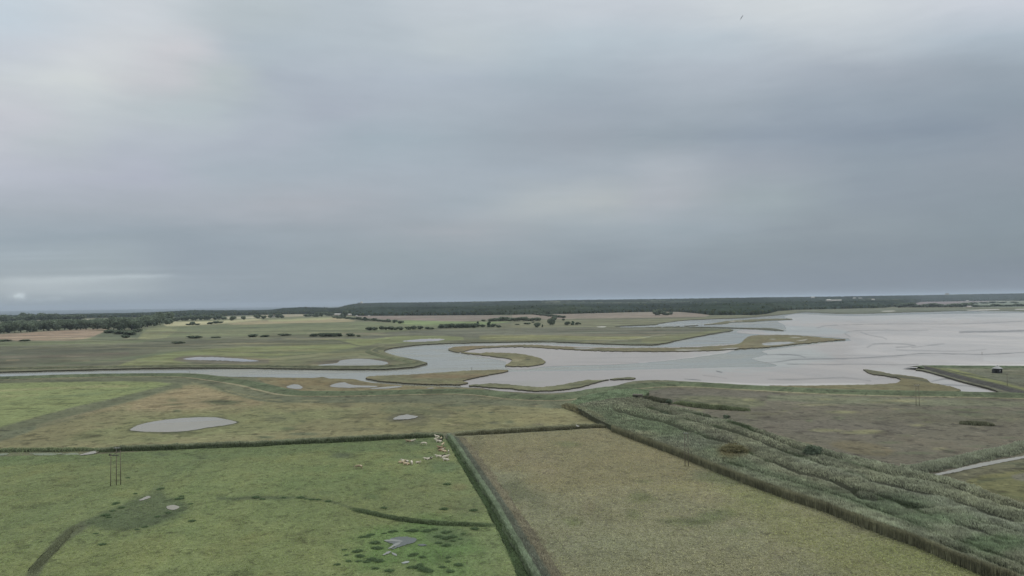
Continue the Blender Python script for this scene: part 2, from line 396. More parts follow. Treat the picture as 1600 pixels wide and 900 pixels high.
# ------------------------------------------------------------------ building sheets of land from noted outlines
def region(name, poly, z=1.0, du=1.5, dv=1.0, col=None, hfn=None, mat=None, skirt=0.0, smat=None, edge=.5, ewl=8.0, umin=-420, umax=2020, sk=4, vmax=1100, closed_smooth=True, make=True):
    P = smooth(poly, sk) if closed_smooth else np.asarray(poly, float)
    u0 = max(P[:, 0].min() - 2 * du, umin); u1 = min(P[:, 0].max() + 2 * du, umax)
    wv = P[:, 1] - hor(P[:, 0])
    w0 = max(wv.min() - 2 * dv, 1.6); w1 = min(wv.max() + 2 * dv, vmax - 470)
    us = np.arange(u0, u1 + du, du); ws = np.arange(w0, w1 + dv, dv)
    U, W = np.meshgrid(us, ws)
    V = hor(U) + W
    S = sdf(U, V, P)
    if edge: S = np.where(np.abs(S) < 45, S + edge * 2 * fbm(U / ewl, V / (ewl * .45) + 31, 3), S)
    pos = at(U, V, z)
    nr, nc = U.shape
    idx = np.arange(nr * nc).reshape(nr, nc)
    s = S.ravel(); neg = s < 0
    a, b, c, d = idx[:-1, :-1].ravel(), idx[:-1, 1:].ravel(), idx[1:, 1:].ravel(), idx[1:, :-1].ravel()
    cnt = neg[a].astype(int) + neg[b] + neg[c] + neg[d]
    full = np.stack([a, d, c, b], 1)[cnt == 4]
    mixed = np.stack([a, d, c, b], 1)[(cnt > 0) & (cnt < 4)]
    pf = pos.reshape(-1, 3)
    extra = []; ed = {}; efaces = []; segs = []; euv = []
    Uf = U.ravel(); Vf = V.ravel(); base_n = len(pf)
    def cut(i, j):
        k = (i, j) if i < j else (j, i)
        if k not in ed:
            i, j = k
            t = s[i] / (s[i] - s[j])
            ed[k] = base_n + len(extra)
            extra.append(pf[i] * (1 - t) + pf[j] * t); euv.append((Uf[i] * (1 - t) + Uf[j] * t, Vf[i] * (1 - t) + Vf[j] * t))
        return ed[k]
    for q in mixed.tolist():
        out_ = []; cuts = []
        for k in range(4):
            i, j = q[k], q[(k + 1) % 4]
            if neg[i]: out_.append(i)
            if neg[i] != neg[j]:
                e = cut(i, j); out_.append(e); cuts.append((e, bool(neg[i])))
        if len(out_) >= 3: efaces.append(tuple(out_))
        if len(cuts) == 2:
            (e1, l1), (e2, l2) = cuts
            segs.append((e1, e2) if l1 else (e2, e1))
    allp = np.vstack([pf, np.array(extra).reshape(-1, 3)])
    allu = np.concatenate([Uf, [e[0] for e in euv]]); allv = np.concatenate([Vf, [e[1] for e in euv]])
    alls = np.concatenate([s, np.zeros(len(extra))])
    used = np.zeros(len(allp), bool)
    used[full.ravel()] = True
    for f in efaces: used[list(f)] = True
    remap = np.cumsum(used) - 1
    X = allp[used]; Uu = allu[used]; Vu = allv[used]; Su = alls[used]
    groups = [remap[full]]
    byn = {}
    for f in efaces: byn.setdefault(len(f), []).append([remap[i] for i in f])
    groups += [np.array(v) for v in byn.values()]
    if hfn is not None: X[:, 2] += hfn(Uu, Vu, X[:, 0], X[:, 1], Su)
    C = col(Uu, Vu, X[:, 0], X[:, 1]) if col is not None else None
    nf = sum(len(g) for g in groups); fm = np.zeros(nf, int)
    mats = [mat]
    if skirt > 0 and segs:
        sg = np.array([(remap[a_], remap[b_]) for a_, b_ in segs])
        vs = np.unique(sg); mp = {int(v_): len(X) + i for i, v_ in enumerate(vs)}
        low = X[vs].copy(); low[:, 2] = (z - skirt)
        top = X[vs].copy(); n0 = len(X)
        X = np.vstack([X, top, low])
        it = {int(v_): n0 + i for i, v_ in enumerate(vs)}; il = {int(v_): n0 + len(vs) + i for i, v_ in enumerate(vs)}
        sq = np.array([(it[int(p)], it[int(q_)], il[int(q_)], il[int(p)]) for p, q_ in sg])
        if C is not None: C = np.vstack([C, C[vs], C[vs]])
        groups.append(sq)
        fm = np.concatenate([fm, np.ones(len(sq), int)])
        mats.append(smat or mat)
    groups = [g for g in groups if len(g)]
    return new_mesh(name, X, groups, C, mats, fm)

def px_scale(V, U): return np.maximum(V - hor(U), 4) / 100.0      # 1 at 100 px below the horizon
def paint(base, patches, warp=1.0, mott=True):
    base = A(*base)
    def fn(U, V, X, Y):
        C = np.tile(base, (len(U), 1))
        nw = fbm(X / 9.0, Y / 9.0, 4)
        C = C * (1 + .30 * fbm(X / 30, Y / 34, 5) + .16 * fbm(X / 6, Y / 7, 3))[:, None] if mott else C
        if mott:      # faint trodden lines and hollows
            tr = np.exp(-(fbm(X / 26 + 9, Y / 30, 2) / .012) ** 2) * np.clip(fbm(X / 60, Y / 60 + 4, 2) * 5, 0, 1)
            C = C * (1 - .16 * tr)[:, None]
            tn = np.clip(fbm(X / 45 + 31, Y / 45, 4) * 3, -1, 1)[:, None]
            C = C * (1 + tn * np.array([.07, .02, -.02]))
        sc = px_scale(V, U)
        for p in patches:
            kind, pts, rgb, soft = p[0], p[1], p[2], p[3]
            amt = p[4] if len(p) > 4 else 1.0
            if kind == 'P':
                d = sdf(U, V, smooth(pts, 2))
            elif kind == 'L':                     # line with half width
                d = ldist(U, V, np.asarray(pts, float)) - p[5]
            else:                                 # B: soft blob cx cy rx ry
                cx, cy, rx, ry = pts
                d = (np.hypot((U - cx) / rx, (V - cy) / ry) - 1) * min(rx, ry)
            d = d + nw * soft * 2.2 * warp
            k = np.clip(.5 - d / (2 * max(soft, .3)), 0, 1); k = (k * k * (3 - 2 * k) * amt)[:, None]
            C = C * (1 - k) + A(*rgb) * k
        return C
    return fn

def sweep(name, pts, prof, cols, mat, step=4.0, jit=.0, vjit=.0, parent=None, build=True, closed_ends=False):
    """carry a cross-section (offset to the left, height) along a world polyline"""
    P = np.asarray(pts, float)[:, :2]
    L = np.concatenate([[0], np.cumsum(np.linalg.norm(np.diff(P, axis=0), axis=1))])
    n = max(int(L[-1] / step), 2)
    t = np.linspace(0, L[-1], n)
    X = np.interp(t, L, P[:, 0]); Y = np.interp(t, L, P[:, 1])
    k = np.ones(5) / 5
    if n > 12:
        X[2:-2] = np.convolve(X, k, 'valid'); Y[2:-2] = np.convolve(Y, k, 'valid')
    tx = np.gradient(X); ty = np.gradient(Y); l = np.hypot(tx, ty) + 1e-9
    nx, ny = -ty / l, tx / l
    V = []; C = []
    m = len(prof)
    for j, (o, z) in enumerate(prof):
        jj = jit * fbm(X / 4 + j * 3.3, Y / 4, 4) * 2; zz = vjit * fbm(X / 1.8 + j * 7.7, Y / 1.8 + 9, 3) * 2 if 0 < j < m - 1 else 0
        V.append(np.stack([X + nx * (o + jj), Y + ny * (o + jj), np.full(n, z) + zz], 1))
        C.append(np.tile(A(*cols[j]), (n, 1)) * (1 + .7 * fbm(X / 9, Y / 9 + j, 4))[:, None])
    V = np.concatenate(V); C = np.concatenate(C)
    a = np.arange(n - 1)
    F = [np.stack([j * n + a, j * n + a + 1, (j + 1) * n + a + 1, (j + 1) * n + a], 1) for j in range(m - 1)]
    F = np.concatenate(F)
    if not build: return V, F, C
    return new_mesh(name, V, [F], C, [mat])

def tufts(P, h, w, C, lean=.35, var=.35, blades=2, wind=None):
    """blade clumps standing at points P; one mesh, no instances"""
    n = len(P); rs = np.random.RandomState(n % 9973 + 3)
    V = []; F = []; Cc = []
    for b in range(blades):
        yaw = rs.rand(n) * math.pi
        hh = h * (1 + var * (rs.rand(n) - .5) * 2); ww = w * (1 + .4 * (rs.rand(n) - .5))
        ox = (rs.rand(n) - .5) * w; oy = (rs.rand(n) - .5) * w
        lx = (rs.rand(n) - .5) * lean * hh; ly = (rs.rand(n) - .5) * lean * hh
        if wind: lx += wind[0] * hh; ly += wind[1] * hh
        cx, cy = np.cos(yaw) * ww / 2, np.sin(yaw) * ww / 2
        x, y, z = P[:, 0] + ox, P[:, 1] + oy, P[:, 2]
        V += [np.stack([x - cx, y - cy, z], 1), np.stack([x + cx, y + cy, z], 1), np.stack([x + lx, y + ly, z + hh], 1)]
        k = (1 + .5 * (rs.rand(n) - .5))[:, None]
        Cc += [C * k, C * k, C * k * 1.12]
        F.append(np.stack([np.arange(n) + (3 * b) * n, np.arange(n) + (3 * b + 1) * n, np.arange(n) + (3 * b + 2) * n], 1))
    return np.concatenate(V), np.concatenate(F), np.concatenate(Cc)

def merge(parts):
    V = []; F = {}; C = []; o = 0
    for v, f, c in parts:
        fs = f if isinstance(f, list) else [f]
        for g in fs: F.setdefault(g.shape[1], []).append(g + o)
        V.append(v); C.append(c); o += len(v)
    return np.concatenate(V), [np.concatenate(g) for g in F.values()], np.concatenate(C)

def scatter_px(poly, n, seed, z=1.0, gamma=1.0):
    """n points over an outline, spread evenly as noted (denser near the viewer's side of a field)"""
    rs = np.random.RandomState(seed)
    P = np.asarray(poly, float); lo = P.min(0); hi = P.max(0)
    out_ = []; got = 0
    while got < n:
        q = lo + rs.rand(n * 2, 2) * (hi - lo)
        q = q[inside(q[:, 0], q[:, 1], P)]
        out_.append(q); got += len(q)
        if len(q) == 0: break
    q = np.concatenate(out_)[:n]
    return q[:, 0], q[:, 1], at(q[:, 0], q[:, 1], z)

# ------------------------------------------------------------------ water
def quad_sheet(name, x0, x1, y0, y1, z, mat, nx=1, ny=1):
    xs = np.linspace(x0, x1, nx + 1); ys = np.linspace(y0, y1, ny + 1)
    X, Y = np.meshgrid(xs, ys); V = np.stack([X.ravel(), Y.ravel(), np.full(X.size, z)], 1)
    i = np.arange((nx + 1) * (ny + 1)).reshape(ny + 1, nx + 1)
    F = np.stack([i[:-1, :-1].ravel(), i[:-1, 1:].ravel(), i[1:, 1:].ravel(), i[1:, :-1].ravel()], 1)
    return new_mesh(name, V, [F], None, [mat])
obj('water', quad_sheet('water', -1800, 4200, 150, 3900, 0.0, M_water), kind='structure')
obj('sea', quad_sheet('sea', -34000, 1500, 3900, 32000, 0.0, M_sea), kind='structure')

# mudflat: wet silt just above the low-tide channel
MUD_A = [(700, 543), (780, 538), (850, 538), (900, 541), (1000, 543), (1100, 541), (1165, 537), (1140, 550), (1120, 553.5), (1080, 559), (1040, 563.5), (1000, 567), (950, 570),
         (900, 571), (850, 573), (826, 577), (800, 577), (790, 573), (790, 565), (720, 552)]
MUD_B = [(720, 604), (722, 596), (745, 587), (797, 581), (850, 580), (900, 579.5), (960, 578.5), (1020, 577), (1100, 575), (1160, 573.5), (1200, 573.5), (1215, 571), (1195, 566),
         (1175, 561), (1190, 556.5), (1200, 553), (1190, 549), (1230, 543), (1290, 536), (1330, 532), (1325, 529), (1260, 524), (1190, 522.6), (1150, 519), (1165, 515), (1228, 518), (1226, 508), (1215, 502), (1240, 500), (1225, 495),
         (1245, 491), (1330, 494), (1450, 491), (1600, 489), (1990, 484), (1990, 600), (1600, 625), (1200, 612), (1000, 598), (900, 612), (760, 612)]
def ln(pts, rgb, soft, amt, hw): return ('L', smooth(pts, 4, False), rgb, soft, amt, hw)
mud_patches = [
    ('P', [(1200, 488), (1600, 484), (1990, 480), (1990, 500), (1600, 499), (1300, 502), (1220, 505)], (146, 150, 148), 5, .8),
    ('P', [(1180, 510), (1300, 512), (1330, 520), (1280, 524), (1200, 522)], (142, 150, 148), 3, .8),
    ln([(1600, 550.5), (1535, 554), (1500, 553), (1440, 552.5), (1400, 556), (1330, 560), (1288, 561), (1240, 562), (1210, 566), (1190, 567)], (82, 84, 82), .6, .75, .5),
    ln([(1190, 554.5), (1230, 554), (1250, 556), (1258, 558.5)], (87, 88, 87), .6, .7, .5),
    ln([(1230, 569), (1290, 569.5), (1350, 569), (1400, 570), (1435, 569.5)], (91, 91, 88), .8, .6, .5),
    ln([(1275, 513), (1290, 509), (1340, 507), (1400, 506), (1500, 506), (1600, 502)], (91, 93, 91), .6, .6, .4),
    ln([(1328, 526), (1320, 521), (1330, 517.5), (1370, 516), (1450, 516)], (90, 92, 91), .6, .65, .4),
    ln([(1345, 519), (1360, 524), (1380, 527.5), (1385, 530)], (88, 90, 90), .5, .6, .4),
    ln([(1500, 519), (1560, 518), (1620, 516), (1700, 515)], (87, 88, 88), 1, .7, 1.2),
    ln([(1355, 543), (1365, 538), (1400, 537), (1430, 540), (1400, 543)], (87, 88, 87), .8, .55, .6),
    ln([(1425, 543), (1450, 540), (1475, 537)], (91, 91, 90), .8, .5, .5),
    ln([(1400, 547), (1500, 549), (1540, 546)], (96, 96, 94), .8, .4, .5),
    ln([(1200, 592.5), (1250, 593), (1290, 591), (1320, 590), (1360, 595)], (97, 96, 88), 1.2, .5, .6),
    ln([(1120, 580), (1128, 582)], (66, 68, 65), .4, .8, .5), ln([(1070, 592), (1095, 594)], (72, 74, 69), .4, .7, .4),
    ln([(1098, 586.5), (1112, 588), (1135, 591)], (90, 88, 87), .5, .6, .3),
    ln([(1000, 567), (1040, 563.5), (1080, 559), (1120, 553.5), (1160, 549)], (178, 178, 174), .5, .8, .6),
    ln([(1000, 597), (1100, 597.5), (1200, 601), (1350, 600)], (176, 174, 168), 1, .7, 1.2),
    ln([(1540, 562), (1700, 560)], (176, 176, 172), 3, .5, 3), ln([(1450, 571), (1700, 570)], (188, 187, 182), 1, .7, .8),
    ('P', [(1350, 520), (1990, 505), (1990, 570), (1440, 570), (1330, 560)], (164, 163, 160), 16, .6),  # sky reflection towards the right, painted as a lighter mud colour
    ('P', [(1360, 577), (1440, 575), (1560, 612), (1480, 612), (1460, 600), (1400, 588)], (162, 162, 158), 4, .6),
    ln([(1455, 596), (1480, 592), (1500, 596), (1530, 603)], (81, 82, 81), .8, .7, .8), ln([(1480, 590), (1496, 594)], (65, 65, 62), .5, .8, .6),
    ln([(1470, 601), (1510, 603), (1550, 610)], (87, 87, 84), .7, .6, .6),
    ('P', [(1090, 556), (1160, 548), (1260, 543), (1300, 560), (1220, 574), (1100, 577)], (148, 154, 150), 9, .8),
    ('P', [(860, 595), (800, 600), (820, 606)], (140, 140, 128), 3, .5),
]
mud_patches = [q for q in mud_patches if q[0] != 'L'] + [(q[0], q[1], tuple(.86 * v_ if max(q[2]) < 130 else v_ for v_ in q[2]), max(q[3], .6), min(q[4] * 1.25, 1), q[5] + .1) for q in mud_patches if q[0] == 'L']
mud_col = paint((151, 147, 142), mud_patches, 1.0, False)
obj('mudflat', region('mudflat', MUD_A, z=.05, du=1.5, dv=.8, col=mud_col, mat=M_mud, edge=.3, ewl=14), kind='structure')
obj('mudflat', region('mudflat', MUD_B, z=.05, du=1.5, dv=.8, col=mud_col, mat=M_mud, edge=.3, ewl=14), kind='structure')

# ------------------------------------------------------------------ land beyond the river
NORTH = [(-420, 590), (-200, 586), (0, 580.5), (100, 578), (160, 576.5), (250, 574.5), (300, 574), (400, 574.5), (500, 576), (600, 576), (645, 573), (660, 569), (668, 567), (662, 565), (655, 563), (640, 560), (620, 556),
         (606, 552), (599, 548.5), (606, 545), (620, 542), (640, 540), (665, 537.5), (700, 536), (740, 535), (800, 534), (850, 533.5), (900, 535), (940, 536.5), (985, 538), (1020, 538), (1040, 535.5), (1060, 531),
         (1080, 527), (1100, 523.5), (1120, 520), (1140, 517), (1147, 515), (1135, 513.5), (1100, 512.8), (1060, 511.8), (1020, 511.5), (957, 511), (970, 509.3), (1000, 508), (1025, 507.2), (1030, 505.5), (1055, 501.5),
         (1080, 499.5), (1120, 498), (1160, 496.5), (1200, 493.5), (1230, 490.5), (1245, 488.8), (1258, 487.5), (1290, 489), (1320, 490), (1360, 489.5), (1400, 488), (1460, 486.5), (1500, 485.3), (1560, 485.6), (1600, 486),
         (1800, 484), (2020, 482), (2020, 461), (1600, 466.0), (1000, 474.2), (500, 480.6), (420, 488.8), (300, 490.5), (0, 494.6), (-420, 500.3)]
Y_G = (118, 124, 86); DK = (92, 94, 78); PK = (128, 120, 109)
north_patches = [
    # ploughed, cropped and heath fields beyond the marsh
    ('P', [(-420, 508), (0, 503), (170, 500), (260, 500), (500, 490), (560, 497), (420, 508), (200, 512), (0, 516), (-420, 524)], (112, 117, 90), 1.5, .9),
    ('P', [(130, 499.5), (260, 497.5), (420, 494), (420, 496.5), (260, 500), (130, 502)], (168, 165, 140), .6),
    ('P', [(60, 504), (97, 502.5), (97, 506), (60, 507)], (176, 172, 148), .5),
    ('P', [(255, 507), (270, 503), (340, 501.5), (400, 498), (410, 500), (345, 506), (300, 508.5), (262, 510)], (166, 163, 128), .7),
    ('P', [(400, 493), (500, 490.5), (500, 493), (400, 496)], (158, 150, 128), .7, .9),
    ('P', [(355, 506), (420, 500), (500, 497), (520, 496), (556, 501), (545, 503), (460, 505), (380, 508)], (150, 142, 112), .8),
    ('P', [(420, 500), (500, 496.5), (520, 497), (505, 499.5), (420, 502.5)], (156, 157, 118), .8),
    ('P', [(-420, 528), (0, 522), (90, 516.5), (173, 513.8), (140, 530), (60, 532), (0, 532.5), (-420, 540)], (146, 130, 110), .7),
    ('P', [(175, 521), (200, 517), (250, 511), (420, 506.5), (560, 503), (610, 504), (700, 511), (560, 521), (420, 524), (200, 528), (120, 532), (175, 521)], (110, 117, 88), 1.5),
    ('P', [(150, 524), (175, 515), (224, 519), (215, 529), (140, 531)], (96, 104, 82), 1.2),
    ('P', [(215, 530), (232, 514), (280, 512), (260, 527)], (130, 133, 98), 1.0, .7),
    ln([(250, 519), (330, 518), (440, 515.5), (560, 513)], (134, 136, 106), 1.2, .8, .6), ln([(300, 523), (400, 521), (520, 519), (600, 519.5)], (136, 136, 104), 1.2, .7, .6),
    ln([(270, 514), (350, 513), (440, 511)], (96, 106, 82), 1, .7, .8), ln([(420, 508.5), (500, 507), (600, 506)], (98, 108, 82), 1, .7, .8),
    ln([(480, 521.5), (560, 521), (610, 522)], (150, 142, 120), .6, .8, .6),
    ('P', [(548, 492), (620, 493), (740, 492.5), (800, 494), (790, 497), (730, 502), (700, 503), (640, 500), (600, 500), (560, 495)], PK, .7),
    ln([(570, 495), (640, 498), (720, 499.5)], (132, 117, 109), 1, .7, 1),
    ('P', [(610, 502), (640, 501), (760, 503), (800, 502.5), (760, 507), (720, 508.5), (650, 507.5), (625, 506)], (122, 138, 94), .7),
    ('P', [(800, 492), (850, 491), (900, 490), (1000, 488), (1060, 487.5), (1110, 491.5), (1100, 495), (1000, 497), (900, 498), (855, 499), (800, 496)], (132, 123, 110), .7),
    ln([(900, 498.5), (960, 498.5), (1040, 496.5), (1100, 496)], (84, 88, 72), .7, .8, .7),
    ('P', [(850, 500), (1000, 498.5), (1110, 496), (1140, 493), (1200, 491), (1080, 499), (1030, 505), (950, 509.5), (900, 511), (800, 512), (800, 504)], (112, 114, 90), .8),
    # grey reedy marsh and its yellow-green edge
    ('P', [(560, 527), (640, 517), (740, 514), (880, 511), (960, 512), (1100, 513), (1100, 517), (1020, 523), (900, 526), (760, 527), (690, 525)], (104, 106, 90), 1.5),
    ('P', [(640, 516), (720, 515), (870, 513), (870, 516), (730, 519), (640, 521)], (88, 92, 76), 1.2, .6),
    ('P', [(580, 530), (625, 524.5), (680, 524.5), (722, 526.5), (725, 531), (660, 534), (610, 537), (560, 534)], (120, 127, 90), .9),
    ('P', [(750, 524.5), (800, 524), (860, 523.5), (940, 526), (1000, 526), (1015, 529), (960, 531), (860, 531), (800, 531.5), (750, 530)], (126, 127, 90), .9),
    ('P', [(1000, 535), (1010, 528), (1080, 521), (1140, 514), (1100, 523), (1040, 536)], (110, 113, 84), 1),
    ln([(985, 530), (1005, 527.5), (1025, 524), (1040, 523)], (150, 150, 130), .5, .8, .4), ln([(930, 531), (980, 531.5)], (150, 150, 132), .4, .7, .4),
    ln([(1040, 519), (1080, 516.5), (1120, 515)], (86, 90, 72), .8, .6, .6), ln([(1000, 516.5), (1100, 514)], (88, 92, 76), .8, .6, .8),
    ln([(770, 527), (790, 528), (810, 527), (830, 529)], (150, 152, 108), .5, .6, .4),
    # grazing marsh
    ('P', [(-420, 548), (0, 540), (100, 536), (230, 534), (350, 530), (430, 530), (470, 538), (330, 542), (250, 548), (220, 560), (190, 573), (0, 577), (-420, 590)], (96, 98, 80), 3),
    ('P', [(-420, 540), (0, 534), (150, 533), (230, 531), (220, 535), (120, 537), (0, 541), (-420, 551)], (106, 113, 84), 1.5),
    ln([(30, 545), (100, 542), (180, 538)], (116, 118, 88), 1.5, .6, .7), ln([(0, 552), (120, 549), (200, 545), (260, 541)], (82, 85, 72), 1.5, .7, 1.5),
    ln([(10, 563), (30, 562)], (132, 122, 98), .7, .8, .8), ln([(112, 563.5), (140, 563)], (138, 126, 100), .6, .8, .7),
    ln([(0, 558), (100, 556), (200, 552)], (104, 96, 84), 1.5, .5, 2), ln([(60, 569), (140, 566), (190, 561), (260, 552), (300, 548)], (98, 110, 82), 1.5, .6, 2),
    ('P', [(180, 573), (215, 561), (270, 551), (330, 545), (450, 540), (550, 537.5), (562, 541), (520, 549), (450, 557), (400, 563), (330, 556), (280, 558), (270, 563), (300, 568), (200, 572)], (118, 124, 86), 1.2),
    ('P', [(400, 562), (450, 556), (540, 548), (590, 543), (640, 541), (600, 550), (560, 556), (500, 561), (430, 572), (330, 572)], (112, 114, 86), 1.5),
    ('P', [(500, 530), (560, 529), (600, 532), (590, 536), (565, 541), (540, 534)], (122, 128, 88), 1),
    ('P', [(480, 571), (500, 565), (540, 561), (600, 561), (612, 569), (590, 573)], (104, 98, 84), 1.5, .8),
    ('P', [(270, 562), (290, 556), (340, 555.5), (420, 562), (420, 568), (330, 568)], (102, 98, 86), 2, .8),
    ln([(500, 527), (530, 533), (560, 540), (590, 541)], (84, 86, 72), .6, .8, .6), ln([(420, 532), (450, 528), (520, 528.5), (600, 527)], (86, 90, 78), 1.2, .7, 1.2),
    ln([(400, 540), (500, 535), (540, 532)], (94, 98, 76), 1, .6, 1), ln([(250, 540), (380, 536), (440, 534)], (124, 122, 96), 1.2, .5, .7),
    ln([(600, 539.5), (575, 549), (590, 553), (640, 563), (650, 569)], (136, 138, 104), .5, .7, .4), ln([(606, 551), (640, 562), (655, 567)], (92, 98, 72), .8, .7, .8),
    ln([(560, 553), (585, 558), (625, 562), (640, 568), (610, 571.5)], (96, 104, 78), 1, .7, .9), ln([(420, 559), (480, 553), (560, 548)], (98, 104, 80), 1, .6, 1),
    ln([(0, 577), (100, 573.8), (300, 571), (420, 571), (520, 573), (600, 572.5), (640, 570)], (80, 84, 66), .6, .8, .5),
    ln([(0, 579), (150, 575.6), (300, 573), (520, 574.6)], (112, 110, 92), .3, .8, .3),
    ('P', [(1235, 487), (1260, 484.5), (1400, 482), (1500, 482), (1620, 483), (2020, 478), (2020, 484), (1600, 487), (1320, 491)], (102, 108, 92), .8),
    ln([(1245, 487), (1300, 488.5), (1400, 487), (1500, 485)], (82, 90, 72), .5, .8, .5),
    ('P', [(1376, 486), (1396, 485), (1400, 486.3), (1380, 487)], (170, 170, 160), .3),
    ('P', [(1510, 484.6), (1560, 483), (1562, 484), (1515, 485.4)], (186, 186, 180), .3), ('P', [(1585, 483), (1640, 481), (1640, 482.5), (1588, 484)], (186, 186, 180), .3),
    ('P', [(1420, 474), (1440, 470.5), (1540, 470), (1560, 472), (1500, 476), (1420, 478)], (124, 116, 114), .8),
    ('P', [(1500, 473), (1700, 470), (1700, 478), (1500, 480)], (112, 122, 106), .8),
    ln([(1440, 470.5), (1520, 470), (1600, 471)], (146, 150, 132), .4, .8, .4),
    ('B', (1138, 511.3, 4, 0.8), (178, 178, 160), .3),
]
_r = np.random.RandomState(31)
for _ in range(110):      # narrow strips of reed, rush and paler grass on the grazing marsh
    x_ = _r.rand() * 1250 - 20; y_ = (505 + _r.rand() ** .8 * 66)
    dark = _r.rand() < .62; g_ = (84 + _r.rand() * 12, 89 + _r.rand() * 10, 70 + _r.rand() * 8) if dark else (120 + _r.rand() * 16, 121 + _r.rand() * 12, 92 + _r.rand() * 10)
    north_patches.append(('B', (x_, y_, 10 + _r.rand() ** 2 * 60, .35 + _r.rand() * (y_ - 495) / 60), g_, .8, .45 + .4 * _r.rand()))
for cr_ in ([(20, 548), (70, 546), (130, 547.5), (200, 544)], [(330, 548), (370, 551), (430, 550), (480, 546)], [(660, 521), (720, 522.5), (790, 520)], [(860, 518), (930, 521), (1010, 519)], [(450, 563), (500, 558), (560, 557)], [(60, 568), (130, 569), (220, 566.5), (330, 568)], [(240, 533), (310, 536), (390, 533)], [(90, 541), (160, 539), (230, 540)]):
    north_patches.append(ln(cr_, (76, 80, 66), .6, .75, .25))
obj('ground', region('ground', NORTH, z=1.0, du=1.6, dv=.62, col=paint((103, 106, 84), north_patches, .6), mat=M_far, skirt=1.5, smat=M_bank, edge=.35, ewl=9, sk=2), kind='structure')

